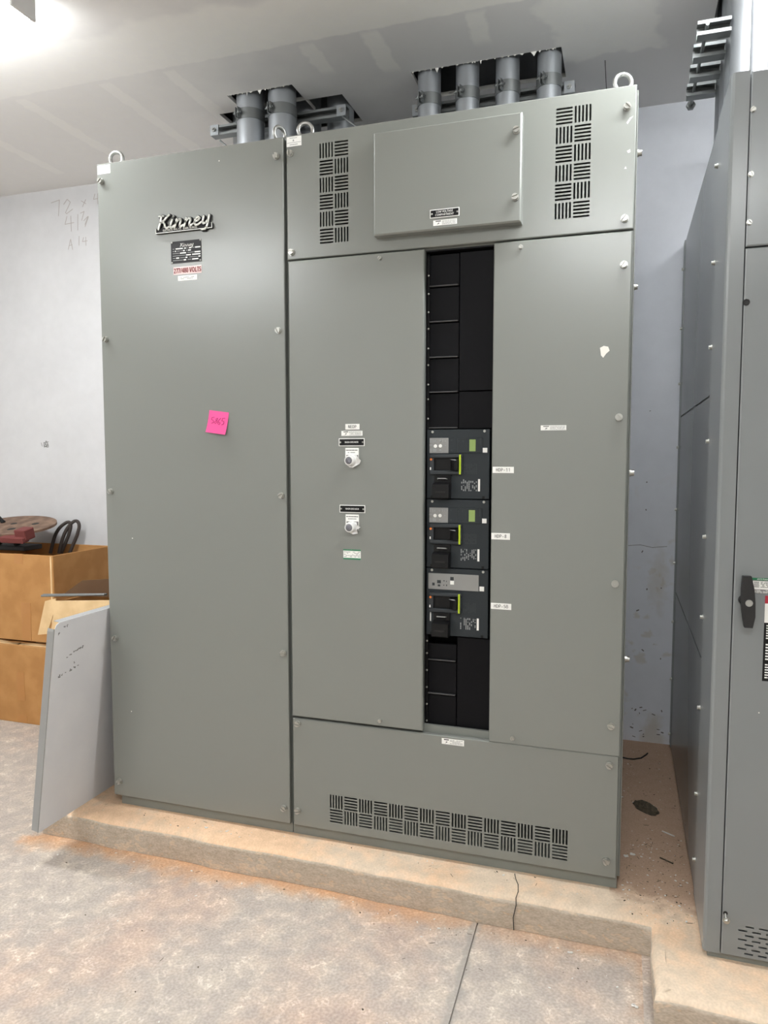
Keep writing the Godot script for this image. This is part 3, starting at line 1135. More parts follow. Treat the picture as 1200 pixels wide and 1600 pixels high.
# the six letters of the script emblem in a 0..5.6 by 0..1 box, to be slanted
func script_letters() -> Array:
	var k := [[Vector2(0.02, 0.98), Vector2(0.2, 1.02), Vector2(0.42, 0.98)], [Vector2(0.25, 1.0), Vector2(0.22, 0.5), Vector2(0.14, 0.0)], [Vector2(0.95, 1.02), Vector2(0.78, 0.9), Vector2(0.55, 0.64), Vector2(0.3, 0.5)], [Vector2(0.42, 0.54), Vector2(0.62, 0.4), Vector2(0.75, 0.12), Vector2(0.92, 0.0), Vector2(1.08, 0.1)]]
	var i := [[Vector2(1.3, 0.62), Vector2(1.22, 0.2), Vector2(1.27, 0.02), Vector2(1.4, 0.02), Vector2(1.55, 0.16)], [Vector2(1.36, 0.86), Vector2(1.37, 0.88)]]
	var n := [[Vector2(1.72, 0.62), Vector2(1.7, 0.3), Vector2(1.64, 0.0)], [Vector2(1.7, 0.38), Vector2(1.9, 0.58), Vector2(2.08, 0.6), Vector2(2.14, 0.46), Vector2(2.08, 0.12), Vector2(2.18, 0.0), Vector2(2.42, 0.14)]]
	var n2 := []
	for l in n:
		var r := []
		for p in l:
			r.append(p + Vector2(0.88, 0))
		n2.append(r)
	var e := [[Vector2(3.46, 0.3), Vector2(3.72, 0.36), Vector2(3.84, 0.52), Vector2(3.68, 0.64), Vector2(3.48, 0.5), Vector2(3.42, 0.2), Vector2(3.56, 0.02), Vector2(3.8, 0.04), Vector2(4.04, 0.2)]]
	var y := [[Vector2(4.18, 0.62), Vector2(4.16, 0.24), Vector2(4.26, 0.06), Vector2(4.46, 0.12), Vector2(4.62, 0.32)], [Vector2(4.68, 0.66), Vector2(4.66, 0.1), Vector2(4.6, -0.22), Vector2(4.48, -0.36), Vector2(4.2, -0.36)]]
	return [k, i, n, n2, e, y]

func slanted(lines: Array, at: Vector2, sx: float, sy: float) -> Array:
	var out := []
	for l in lines:
		var r := []
		for p in l:
			r.append(at + Vector2(p.x * sx + p.y * sy * 0.22, p.y * sy))
		out.append(r)
	return out

func emblem(t: Node) -> void:
	var st := mb()
	var at := Vector2(-0.4705, 2.0405)
	var all := script_letters()
	for l in all:
		strokes(st, slanted(l, at, 0.0418, 0.0425), 0.0108, 0.0085, 0.0085)
	bx(st, Vector3(-0.4765, 2.0265, 0), Vector3(-0.259, 2.044, 0.0085), 0.001)
	var e := part(t, "name_emblem", st, M.ink, "raised chrome script emblem on black backing")
	for l in all:
		st = mb()
		strokes(st, slanted(l, at, 0.0418, 0.0425), 0.0056, 0.0115, 0.003)
		part(e, "letter", st, M.emblem_face)
	st = mb()
	bx(st, Vector3(-0.4755, 2.027, 0.0085), Vector3(-0.26, 2.0288, 0.0105))
	bx(st, Vector3(-0.4755, 2.0288, 0.0085), Vector3(-0.474, 2.042, 0.0105))
	bx(st, Vector3(-0.2615, 2.0288, 0.0085), Vector3(-0.26, 2.044, 0.0105))
	part(e, "emblem_rim", st, M.emblem_face)
	text(e, "ELECTRICAL MFG. CO.   ELGIN, ILLINOIS", 0.0058, Vector3(-0.382, 2.0352, 0.0088), M.emblem_face, false, 0.92)

func mini_emblem(parent: Node, c: Vector3) -> void:
	var st := mb()
	for l in script_letters():
		strokes(st, slanted(l, Vector2(c.x - 0.026, c.y - 0.0045), 0.0106, 0.0105), 0.0019, c.z + 0.0004, 0.0004)
	part(parent, "lettering", st, M.white)

func right_section() -> void:
	var t := thing("switchboard_section", "wide grey switchboard section with breaker column, split doors and slotted vents", "switchboard", Vector3(0.53, 0, -0.5))
	var st := mb()
	shell(st, Vector3(0.001, 0.036, DEPTH), Vector3(1.058, 2.28, -0.022))
	bx(st, Vector3(0.006, 0.04, -0.032), Vector3(0.05, 2.276, -0.0215))
	bx(st, Vector3(1.015, 0.04, -0.032), Vector3(1.054, 2.276, -0.0215))
	bx(st, Vector3(0.05, 1.9, -0.032), Vector3(1.015, 1.925, -0.0215))
	bx(st, Vector3(0.05, 0.39, -0.032), Vector3(1.015, 0.43, -0.0215))
	var body := part(t, "enclosure", st, M.paint_dark)
	for s in [[2.13, -0.07], [1.81, -0.3], [1.23, -0.07], [0.68, -0.07]]:
		screw(body, Vector3(1.058, s[0], s[1]), false, 0.4, Vector3.RIGHT)
	st = mb()
	bx(st, Vector3(0.001, 0, DEPTH), Vector3(1.05, 0.036, -0.016), 0.001)
	part(t, "base_channel", st, M.paint_dark)
	# upper panel with two vents
	st = mb()
	var holes := vent(Rect2(0.116, 1.9405, 0.1015, 0.312), 2, 6, true)
	holes.append_array(vent(Rect2(0.8365, 1.944, 0.101, 0.311), 2, 6, false))
	sheet(st, Rect2(0.006, 1.904, 1.047, 0.382), 0.0, 0.02, holes, 0.0025)
	var up := part(t, "upper_panel", st, M.paint)
	for s in [[0.021, 2.231], [0.022, 1.926], [1.029, 2.229], [1.029, 1.932]]:
		screw(up, Vector3(s[0], s[1], 0))
	# raised low-voltage compartment door
	st = mb()
	sheet(st, Rect2(0.309, 1.942, 0.44, 0.3), 0.035, 0.0345, [], 0.004)
	var lv := part(t, "compartment_door", st, M.paint)
	for s in [[0.734, 2.192], [0.733, 2.009]]:
		screw(lv, Vector3(s[0], s[1], 0.035))
	black_plate(lv, Rect2(0.484, 1.975, 0.088, 0.0245), 0.035, ["LOW VOLTAGE", "COMPARTMENT"], 0.0056)
	danger_label(lv, Rect2(0.494, 1.953, 0.071, 0.0155), 0.035)
	# doors
	st = mb()
	sheet(st, Rect2(0.009, 0.415, 0.449, 1.484), 0.002, 0.022, [], 0.003)
	var ld := part(t, "door", st, M.paint)
	for s in [[0.318, 1.883], [0.317, 0.433]]:
		screw(ld, Vector3(s[0], s[1], 0.002), true)
	st = mb()
	sheet(st, Rect2(0.668, 0.407, 0.383, 1.491), 0.002, 0.022, [], 0.003)
	var rd := part(t, "door", st, M.paint)
	for s in [[0.746, 1.88], [0.74, 0.427]]:
		screw(rd, Vector3(s[0], s[1], 0.002), true)
	for s in [[1.03, 1.807], [1.026, 1.388], [1.026, 0.915], [1.024, 0.498]]:
		screw(rd, Vector3(s[0], s[1], 0.002))
	# lower panel with the long vent
	st = mb()
	sheet(st, Rect2(0.009, 0.038, 1.039, 0.369), 0.0, 0.02, vent(Rect2(0.138, 0.066, 0.773, 0.099), 15, 2, true), 0.0025)
	var lp := part(t, "lower_panel", st, M.paint)
	for s in [[0.029, 0.391], [1.022, 0.38], [0.026, 0.091], [1.019, 0.089]]:
		screw(lp, Vector3(s[0], s[1], 0))
	danger_label(lp, Rect2(0.52, 0.382, 0.071, 0.0185), 0.0)
	eye_bolt(t, 0.046, -0.06, 2.28, 0.35)
	eye_bolt(t, 1.016, -0.06, 2.28, 0.25)
	corner_sticker(t, Rect2(0.0075, 2.252, 0.051, 0.03))
	# things on the left door
	var z := 0.002
	var nl := plate(ld, "printed_label", Rect2(0.2025, 1.363, 0.0475, 0.0175), z, M.white, 0.0005)
	text(nl, "NEDP", 0.0095, Vector3(0.226, 1.3718, z + 0.0007), M.ink, true, 0.9)
	danger_label(ld, Rect2(0.189, 1.3435, 0.071, 0.0155), z)
	black_plate(ld, Rect2(0.1805, 1.311, 0.0865, 0.0245), z, ["MAIN BREAKER"], 0.0048)
	selector(ld, 0.0, z)
	black_plate(ld, Rect2(0.182, 1.1, 0.0865, 0.0245), z, ["MAIN BREAKER"], 0.0048)
	selector(ld, -0.2105, z)
	var gl := plate(ld, "test_label", Rect2(0.194, 0.95, 0.059, 0.0325), z, M.white, 0.0005, "white test label with green bands")
	st = mb()
	bx(st, Vector3(0.194, 0.978, z + 0.0005), Vector3(0.253, 0.9825, z + 0.0007))
	bx(st, Vector3(0.194, 0.95, z + 0.0005), Vector3(0.253, 0.955, z + 0.0007))
	part(gl, "colour_band", st, M.green)
	lines_of_print(gl, "small_print", Rect2(0.196, 0.957, 0.055, 0.019), z + 0.0005, M.print_grey, 5, 0.35)
	# things on the right door
	for q in [[Rect2(0.671, 1.229, 0.063, 0.0185), "HDP-11"], [Rect2(0.6695, 1.0305, 0.0555, 0.0195), "HDP-8"], [Rect2(0.67, 0.8195, 0.0615, 0.0185), "HDP-5B"]]:
		var r: Rect2 = q[0]
		var pl := plate(rd, "printed_label", r, z, M.white, 0.0005)
		text(pl, q[1], 0.0095, Vector3(r.get_center().x, r.get_center().y, z + 0.0007), M.ink, true, 0.92)
	danger_label(rd, Rect2(0.81, 1.3535, 0.0725, 0.0145), z)
	st = mb()
	prism(st, PackedVector2Array([Vector2(0.971, 1.583), Vector2(0.981, 1.588), Vector2(0.993, 1.585), Vector2(0.997, 1.574), Vector2(0.988, 1.566), Vector2(0.98, 1.555), Vector2(0.974, 1.562)]), z, z + 0.001)
	part(rd, "torn_paper", st, M.chip, "scrap of torn white paper")
	st = mb()
	prism(st, PackedVector2Array([Vector2(1.028, 2.188), Vector2(1.037, 2.2), Vector2(1.045, 2.203), Vector2(1.039, 2.196), Vector2(1.031, 2.184)]), 0.0, 0.0005)
	part(up, "paint_fleck", st, M.chip)
	st = mb()
	prism(st, PackedVector2Array([Vector2(1.031, 2.113), Vector2(1.039, 2.116), Vector2(1.04, 2.109), Vector2(1.034, 2.107)]), 0.0, 0.0005)
	part(up, "paint_fleck", st, M.chip)
	st = mb()
	prism(st, PackedVector2Array([Vector2(1.025, 2.066), Vector2(1.028, 2.072), Vector2(1.031, 2.066)]), 0.0, 0.0005)
	part(up, "paint_fleck", st, M.chip)
	breaker_column(t)

func selector(door: Node, dy: float, z: float) -> void:
	var st := mb()
	bx(st, Vector3(0.2025, 1.254 + dy, z), Vector3(0.2475, 1.305 + dy, z + 0.0015), 0.0004)
	var s := part(door, "selector_switch", st, M.white, "key selector with white legend plate under torn clear film")
	lines_of_print(s, "small_print", Rect2(0.2045, 1.296 + dy, 0.041, 0.005), z + 0.0015, M.ink, 1, 0.85)
	lines_of_print(s, "small_print", Rect2(0.211, 1.289 + dy, 0.028, 0.004), z + 0.0015, M.ink, 1, 0.7)
	st = mb()
	bx(st, Vector3(0.206, 1.2545 + dy, z + 0.0015), Vector3(0.246, 1.283 + dy, z + 0.002))
	part(s, "legend_field", st, M.scuff)
	st = mb()
	var c := Vector3(0.2245, 1.2655 + dy, z + 0.0015)
	lathe(st, c, Vector3(0, 0, 1), [[0, 0.0185], [0.006, 0.0185], [0.008, 0.016], [0.026, 0.0155], [0.03, 0.0135], [0.03, 0.0115], [0.027, 0.011]], 28)
	part(s, "bezel", st, M.plastic_clear)
	st = mb()
	lathe(st, c, Vector3(0, 0, 1), [[0.026, 0.011], [0.029, 0.0105], [0.032, 0.006], [0.033, 0.0]], 24)
	bx(st, c + Vector3(-0.002, -0.009, 0.028), c + Vector3(0.002, 0.009, 0.0345), 0.001, Transform3D(Basis(), c) * Transform3D(Basis(Vector3(0, 0, 1), 0.6), Vector3.ZERO) * Transform3D(Basis(), -c))
	part(s, "key_knob", st, M.knob_grey)
	# crumpled clear film left round the switch
	st = mb()
	var pts := []
	for i in 13:
		var a := TAU * i / 13
		var r := rng.randf_range(0.02, 0.031)
		pts.append(c + Vector3(cos(a) * r * 0.95 + 0.004, sin(a) * r * 0.8, rng.randf_range(0.003, 0.014)))
	for i in 13:
		var a := TAU * i / 13
		var b := TAU * ((i + 1) % 13) / 13
		var q0 := c + Vector3(cos(a) * 0.0187, sin(a) * 0.0187, 0.009)
		var q1 := c + Vector3(cos(b) * 0.0187, sin(b) * 0.0187, 0.009)
		quad_away(st, q0, q1, pts[(i + 1) % 13], pts[i], c - Vector3(0, 0, 0.1))
	part(s, "plastic_film", st, M.plastic_clear)

func breaker_column(t: Node) -> void:
	var zc := -0.032
	# liner of the opening
	var st := mb()
	bx(st, Vector3(0.452, 0.415, -0.15), Vector3(0.456, 1.9, -0.021))
	bx(st, Vector3(0.668, 0.415, -0.15), Vector3(0.672, 1.9, -0.021))
	bx(st, Vector3(0.456, 0.415, -0.152), Vector3(0.668, 1.9, -0.148))
	bx(st, Vector3(0.456, 1.896, -0.148), Vector3(0.668, 1.9, -0.021))
	part(t, "breaker_bay", st, M.black)
	# rail with small screws on the left
	st = mb()
	bx(st, Vector3(0.4565, 0.42, -0.06), Vector3(0.464, 1.895, -0.042))
	var rail := part(t, "mounting_rail", st, M.black)
	for y in [1.83, 1.775, 1.72, 1.67, 1.61, 1.56, 1.5, 1.455, 1.395, 0.695, 0.655, 0.6, 0.545, 0.49, 0.435]:
		st = mb()
		lathe(st, Vector3(0.4605, y, -0.042), Vector3(0, 0, 1), [[0, 0.0035], [0.003, 0.003], [0.004, 0]], 8)
		part(rail, "screw", st, M.screw)
	# blank plates: five above, three below, and the tall ones on the right
	var edges := [1.892, 1.793, 1.686, 1.5785, 1.4725, 1.363]
	for i in 5:
		blank(t, Rect2(0.465, edges[i + 1] + 0.0015, 0.0915, edges[i] - edges[i + 1] - 0.003), zc - 0.01)
	for q in [[0.69, 0.634], [0.633, 0.525], [0.524, 0.42]]:
		blank(t, Rect2(0.465, q[1] + 0.0015, 0.0905, q[0] - q[1] - 0.003), zc - 0.01)
	for q in [[1.892, 1.478], [1.475, 1.363], [0.715, 0.42]]:
		st = mb()
		bx(st, Vector3(0.5585, q[1], zc - 0.02), Vector3(0.6665, q[0], zc - 0.008), 0.0012)
		part(t, "blank_plate", st, M.blank)
	st = mb()
	breaker(t, 1.3605, false)
	breaker(t, 1.146, false)
	breaker(t, 0.9315, true)

func blank(t: Node, r: Rect2, z: float) -> void:
	var st := mb()
	bx(st, Vector3(r.position.x, r.position.y, z - 0.012), Vector3(r.end.x, r.end.y, z), 0.001)
	var p := part(t, "blank_plate", st, M.blank)
	# raised lip at the foot of each plate, its highlight painted grey
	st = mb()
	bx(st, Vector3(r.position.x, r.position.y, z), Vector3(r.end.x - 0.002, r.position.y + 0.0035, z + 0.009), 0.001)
	part(p, "plate_lip", st, M.lip_highlight)

func breaker(t: Node, top: float, plain: bool) -> void:
	var x0 := 0.4615
	var zf := -0.026
	# px: tenth-pixels of the photograph from the breaker's upper left corner
	var P := func(a: float, b: float) -> Vector2: return Vector2(x0 + (a - 60.0) * 0.000198, top - (b - 10.0) * 0.000196)
	var R := func(a: float, b: float, c: float, d: float) -> Rect2:
		var p: Vector2 = P.call(a, d)
		var q: Vector2 = P.call(c, b)
		return Rect2(p, q - p)
	var B := func(st: SurfaceTool, r: Rect2, z0: float, z1: float, ch: float) -> void: bx(st, Vector3(r.position.x, r.position.y, z0), Vector3(r.end.x, r.end.y, z1), ch)
	var st := mb()
	B.call(st, R.call(60, 10, 1048, 1090), zf - 0.03, zf, 0.0015)
	var b := part(t, "circuit_breaker", st, M.breaker, "dark grey plain breaker without display" if plain else "dark grey breaker with small green display")
	for q in [[150, 45], [965, 40]]:
		var p: Vector2 = P.call(q[0], q[1])
		st = mb()
		lathe(st, Vector3(p.x, p.y, zf), Vector3(0, 0, 1), [[0, 0.0042], [0.0015, 0.004], [0.0018, 0]], 10)
		part(b, "screw", st, M.screw)
	for q in [[145, 1066], [958, 1066]]:
		st = mb()
		B.call(st, R.call(q[0] - 20, q[1] - 22, q[0] + 20, q[1] + 22), zf - 0.001, zf + 0.0004, 0.0)
		part(b, "slot", st, M.black)
	st = mb()
	if plain:
		B.call(st, R.call(95, 92, 900, 350), zf, zf + 0.003, 0.001)
		var dp := part(b, "trip_unit", st, M.dial_grey)
		st = mb()
		for q in [[160, 245, 200, 290], [240, 200, 300, 250], [250, 270, 290, 300], [340, 200, 360, 215], [385, 205, 395, 225], [340, 270, 355, 285], [385, 265, 400, 290], [450, 140, 505, 195]]:
			B.call(st, R.call(q[0], q[1], q[2], q[3]), zf + 0.003, zf + 0.0034, 0.0)
		part(dp, "print_mark", st, M.breaker_mid)
		st = mb()
		B.call(st, R.call(450, 200, 510, 260), zf + 0.003, zf + 0.0036, 0.0)
		part(dp, "paper_label", st, M.white)
		plate(b, "paper_label", R.call(910, 270, 982, 345), zf, M.white, 0.0005)
	else:
		B.call(st, R.call(105, 140, 408, 380), zf, zf + 0.003, 0.001)
		var dp := part(b, "dial_plate", st, M.dial_grey)
		for q in [[200, 190, 16, 0], [278, 188, 16, 0], [358, 188, 11, 0], [200, 268, 28, 1], [280, 266, 28, 1], [358, 262, 11, 0], [278, 333, 16, 0]]:
			var p: Vector2 = P.call(q[0], q[1])
			var rr: float = q[2] * 0.000198
			st = mb()
			lathe(st, Vector3(p.x, p.y, zf + 0.003), Vector3(0, 0, 1), [[0, rr], [0.002, rr * 0.9], [0.002, 0]], 14)
			part(dp, "dial_knob", st, M.white if q[3] else M.print_grey)
		st = mb()
		for q in [[110, 150, 135, 215], [155, 160, 168, 215], [312, 160, 322, 205], [105, 240, 150, 262], [110, 305, 140, 370], [160, 305, 215, 355]]:
			B.call(st, R.call(q[0], q[1], q[2], q[3]), zf + 0.003, zf + 0.0034, 0.0)
		part(dp, "print_mark", st, M.print_grey)
		st = mb()
		B.call(st, R.call(408, 140, 940, 382), zf, zf + 0.002, 0.0008)
		var dm := part(b, "display_module", st, M.breaker)
		st = mb()
		for q in [[543, 148, 850, 153], [543, 355, 850, 360], [543, 153, 548, 355], [846, 153, 850, 355]]:
			B.call(st, R.call(q[0], q[1], q[2], q[3]), zf + 0.002, zf + 0.0026, 0.0)
		for q in [[440, 165, 465, 190], [440, 320, 465, 345], [562, 178, 572, 205], [630, 175, 640, 205], [898, 140, 908, 258]]:
			B.call(st, R.call(q[0], q[1], q[2], q[3]), zf + 0.002, zf + 0.0024, 0.0)
		for i in 6:
			B.call(st, R.call(684, 215 + i * 20, 694, 223 + i * 20), zf + 0.002, zf + 0.0024, 0.0)
			B.call(st, R.call(862, 185 + i * 24, 870, 195 + i * 24), zf + 0.002, zf + 0.0024, 0.0)
		part(dm, "print_mark", st, M.breaker_mid)
		st = mb()
		B.call(st, R.call(735, 168, 832, 350), zf + 0.002, zf + 0.003, 0.0003)
		part(dm, "display", st, M.lcd, "green liquid crystal display")
		plate(b, "paper_label", R.call(940, 298, 1010, 370), zf, M.white, 0.0005)
	# toggle frame: four raised bars round a deep recess with the toggle pushed to the right
	st = mb()
	B.call(st, R.call(115, 395, 630, 455), zf, zf + 0.012, 0.003)
	B.call(st, R.call(115, 650, 630, 715), zf, zf + 0.012, 0.003)
	B.call(st, R.call(115, 455, 185, 650), zf, zf + 0.009, 0.001)
	B.call(st, R.call(575, 455, 630, 650), zf, zf + 0.01, 0.001)
	var fr := part(b, "toggle_frame", st, M.breaker_mid)
	st = mb()
	B.call(st, R.call(185, 455, 575, 650), zf, zf + 0.0006, 0.0)
	part(fr, "recess", st, M.breaker_black)
	st = mb()
	B.call(st, R.call(586, 402, 614, 708), zf + 0.01, zf + 0.0128, 0.0006)
	part(fr, "colour_strip", st, M.lime, "lime strip")
	var po: Vector2 = P.call(140, 475)
	st = mb()
	lathe(st, Vector3(po.x, po.y, zf + 0.009), Vector3(0, 0, 1), [[0, 0.0038], [0.001, 0.0038], [0.0012, 0]], 12)
	part(fr, "trip_button", st, M.orange, "orange trip button")
	st = mb()
	B.call(st, R.call(122, 600, 140, 640), zf + 0.009, zf + 0.0094, 0.0)
	part(fr, "print_mark", st, M.white)
	var q0: Vector2 = P.call(440, 470)
	var q1: Vector2 = P.call(572, 640)
	st = mb()
	var h := PackedVector2Array([Vector2(0, 0), Vector2(0.026, 0), Vector2(0.026, 0.022), Vector2(0.018, 0.026), Vector2(0.008, 0.014)])
	var side := Transform3D(Basis(Vector3(1, 0, 0), Vector3(0, 0, 1), Vector3(0, -1, 0)), Vector3(q0.x, q0.y, zf + 0.0006))
	prism(st, h, 0.0, q0.y - q1.y, side)
	part(fr, "toggle", st, M.black)
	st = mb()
	prism(st, PackedVector2Array([Vector2(q0.x + 0.003, q0.y - 0.001), Vector2(q0.x + 0.02, q0.y - 0.001), Vector2(q0.x + 0.024, q0.y - 0.004), Vector2(q0.x + 0.013, q0.y - 0.003)]), zf + 0.027, zf + 0.0285)  # lit sliver on the toggle, drawn as a pale grey piece
	part(fr, "toggle_glint", st, M.print_grey)
	# padlock block below the toggle
	st = mb()
	var rb: Rect2 = R.call(190, 722, 452, 1088)
	var xb := rb.position.x
	var wb := rb.size.x
	var yt := rb.end.y
	var yb := rb.position.y
	var pr := PackedVector2Array([Vector2(zf, yt), Vector2(zf + 0.008, yt), Vector2(zf + 0.008, yt - 0.022), Vector2(zf + 0.036, yt - 0.028), Vector2(zf + 0.036, yb + 0.004), Vector2(zf + 0.03, yb), Vector2(zf, yb)])
	prism(st, pr, 0.0, wb, Transform3D(Basis(Vector3(0, 0, 1), Vector3(0, 1, 0), Vector3(1, 0, 0)), Vector3(xb, 0, 0)))
	var lb := part(b, "lock_block", st, M.breaker_black)
	st = mb()
	tube(st, [Vector3(xb + 0.011, yt - 0.012, zf + 0.008), Vector3(xb + 0.013, yt - 0.01, zf + 0.018), Vector3(xb + wb - 0.014, yt - 0.01, zf + 0.018), Vector3(xb + wb - 0.011, yt - 0.012, zf + 0.008)], 0.0018, 8)
	part(lb, "hasp", st, M.zinc, "bright metal hasp")
	st = mb()
	bx(st, Vector3(xb + 0.01, yb + 0.019, zf + 0.0358), Vector3(xb + wb - 0.01, yb + 0.0235, zf + 0.0364))
	part(lb, "slot", st, M.slot)
	# printed tables
	lines_of_print(b, "small_print", R.call(650, 542, 860, 702), zf, M.breaker_mid, 8, 0.6, true)
	lines_of_print(b, "small_print", R.call(605, 785, 862, 968), zf, M.print_grey, 9, 0.3, true)
	plate(b, "paper_label", R.call(872, 780, 904, 970), zf, M.white, 0.0004)
	if plain:
		st = mb()
		B.call(st, R.call(122, 690, 140, 870), zf, zf + 0.0005, 0.0)
		part(b, "paper_label", st, M.white)

# ---------------------------------------------------------------- right-hand cabinet
func transfer_cabinet() -> void:
	var X := 1.262
	var Z := 0.227
	var W := 0.92
	var T := 2.174
	var t := thing("transfer_switch_cabinet", "blue-grey transfer switch cabinet with black turn handle and louvre slots", "electrical cabinet", Vector3(X + W / 2, 0, -0.5))
	var st := mb()
	bx(st, Vector3(X + 0.012, 0, -1.2), Vector3(X + W - 0.012, 0.016, Z - 0.008))
	part(t, "plinth", st, M.paint_dark)
	# side: front post, three recessed panels, rear post
	st = mb()
	var pts := [Vector2(X + 0.04, Z), Vector2(X + 0.008, Z), Vector2(X + 0.003, Z - 0.003), Vector2(X, Z - 0.009), Vector2(X, -0.03), Vector2(X + 0.04, -0.03)]
	prism(st, PackedVector2Array(pts), -0.016, -T, Transform3D(Basis(Vector3(1, 0, 0), Vector3(0, 0, 1), Vector3(0, -1, 0)), Vector3.ZERO))
	var post := part(t, "corner_post", st, M.paint_right)
	st = mb()
	bx(st, Vector3(X, 0.016, -1.22), Vector3(X + 0.04, T, -1.165), 0.001)
	var rear := part(t, "corner_post", st, M.paint_right)
	for q in [[0.016, 0.7], [0.704, 1.443], [1.447, T - 0.004]]:
		st = mb()
		bx(st, Vector3(X + 0.003, q[0] + 0.001, -1.164), Vector3(X + 0.006, q[1] - 0.001, -0.031), 0.0008)
		part(t, "side_panel", st, M.paint_right)
	st = mb()
	bx(st, Vector3(X + 0.007, 0.016, -1.164), Vector3(X + 0.012, T - 0.004, -0.031))
	bx(st, Vector3(X + 0.012, T - 0.006, -1.22), Vector3(X + W, T - 0.001, Z - 0.03))
	bx(st, Vector3(X + W - 0.004, 0.016, -1.22), Vector3(X + W, T - 0.006, Z - 0.025))
	bx(st, Vector3(X + 0.04, 0.016, -1.22), Vector3(X + W - 0.004, T - 0.006, -1.216))
	bx(st, Vector3(X + 0.04, 0.018, Z - 0.09), Vector3(X + W - 0.004, T - 0.006, Z - 0.085))
	part(t, "inner_liner", st, M.paint_dark)
	for y in [1.797, 1.573, 1.319, 1.056, 0.831, 0.573, 0.323, 0.129, 2.05]:
		screw(post, Vector3(X, y, -0.012), true, 0.7, Vector3.LEFT)
	for y in [2.059, 1.815, 1.585, 1.318, 1.053, 0.823, 0.567, 0.315, 0.07]:
		screw(rear, Vector3(X, y, -1.18), true, 0.7, Vector3.LEFT)
	# upper door
	st = mb()
	sheet(st, Rect2(1.3045, 1.772, W - 0.06, T - 1.772 - 0.003), Z + 0.004, 0.024, [], 0.003)
	var ud := part(t, "upper_door", st, M.paint_right)
	for y in [2.082, 1.936, 1.826]:
		screw(ud, Vector3(1.3095, y, Z + 0.004), true)
	# lower door with louvre slots
	st = mb()
	var holes := []
	for r in 8:
		var y := 0.0995 - r * 0.0118
		var x := 1.358 if r % 2 == 0 else 1.3425
		if y < 0.022:
			break
		for c in 20:
			holes.append(Rect2(x + c * 0.0312, y, 0.0195, 0.0042))
	sheet(st, Rect2(1.3045, 0.018, W - 0.06, 1.75), Z + 0.004, 0.024, holes, 0.003)
	var ld := part(t, "lower_door", st, M.paint_right)
	var zf := Z + 0.004
	st = mb()
	lathe(st, Vector3(1.3095, 1.642, zf), Vector3(0, 0, 1), [[0, 0.0075], [0.004, 0.0075], [0.005, 0.0065], [0.004, 0.005], [0.004, 0]], 14)
	part(ld, "hole_plug", st, M.rubber)
	# captive screw hanging out of its hole low on the door
	st = mb()
	lathe(st, Vector3(1.3115, 0.128, zf), Vector3(0, 0, 1), [[0, 0.0055], [0.0006, 0.0055], [0.0006, 0]], 12)
	var sh := part(ld, "screw_hole", st, M.slot)
	st = mb()
	rod(st, Vector3(1.3115, 0.126, zf), Vector3(1.312, 0.119, zf + 0.016), 0.0025, 8)
	lathe(st, Vector3(1.312, 0.119, zf + 0.016), Vector3(0, -0.35, 0.9), [[0, 0.0], [0, 0.0085], [0.0015, 0.0085], [0.0015, 0.0065], [0.006, 0.006], [0.006, 0]], 14)
	part(sh, "screw", st, M.screw)
	# handle
	var hc := Vector3(1.3325, 0.929, zf)
	st = mb()
	lathe(st, hc + Vector3(-0.006, 0, 0), Vector3(0, 0, 1), [[0, 0.012], [0.012, 0.011], [0.016, 0.009]], 16)
	var poly := PackedVector2Array([Vector2(-0.013, 0.062), Vector2(0.006, 0.062), Vector2(0.013, 0.03), Vector2(0.016, 0.0), Vector2(0.017, -0.035), Vector2(0.012, -0.062), Vector2(-0.006, -0.062), Vector2(-0.01, -0.04), Vector2(-0.014, -0.01), Vector2(-0.015, 0.03)])
	prism(st, poly, 0.015, 0.032, Transform3D(Basis(), hc))
	var hd := part(ld, "handle", st, M.rubber, "black turn handle with key lock")
	st = mb()
	lathe(st, hc + Vector3(0.002, -0.002, 0.032), Vector3(0, 0, 1), [[0, 0.0085], [0.002, 0.008], [0.002, 0.0065], [0.0012, 0.006], [0.0012, 0]], 18)
	part(hd, "key_lock", st, M.zinc)
	# green headed rating label
	var gl := plate(ld, "rating_label", Rect2(1.3425, 0.946, 0.085, 0.0385), zf, M.scuff, 0.0006, "grey rating label with green heading")
	plate(gl, "heading", Rect2(1.3425, 0.9785, 0.085, 0.006), zf + 0.0006, M.green, 0.0003)
	text(gl, "ASCO Power Services", 0.0032, Vector3(1.376, 0.9815, zf + 0.0011), M.white, false, 1.0)
	plate(gl, "printed_field", Rect2(1.346, 0.9565, 0.075, 0.0205), zf + 0.0006, M.white, 0.0003)
	lines_of_print(gl, "small_print", Rect2(1.348, 0.961, 0.012, 0.015), zf + 0.0009, M.ink, 6, 0.8)
	lines_of_print(gl, "small_print", Rect2(1.363, 0.961, 0.022, 0.015), zf + 0.0009, M.ink, 6, 0.6)
	lines_of_print(gl, "small_print", Rect2(1.346, 0.9475, 0.078, 0.008), zf + 0.0006, M.white, 4, 0.7)
	# tall hazard label: red, white, black
	var hl := plate(ld, "hazard_label", Rect2(1.374, 0.732, 0.1, 0.21), zf, M.black, 0.0006, "tall black, white and red hazard label")
	plate(hl, "heading", Rect2(1.374, 0.923, 0.1, 0.019), zf + 0.0006, M.red_print, 0.0003)
	plate(hl, "pictogram_field", Rect2(1.374, 0.876, 0.1, 0.047), zf + 0.0006, M.white, 0.0003)
	for q in [[0.835, 0.872], [0.783, 0.826], [0.738, 0.776]]:
		lines_of_print(hl, "small_print", Rect2(1.379, q[0], 0.09, q[1] - q[0]), zf + 0.0006, M.white, 6, 0.8)
	st = mb()
	lathe(st, Vector3(1.37, 0.652, zf), Vector3(0, 0, 1), [[0, 0.0015], [0.0003, 0.0015], [0.0003, 0]], 6)
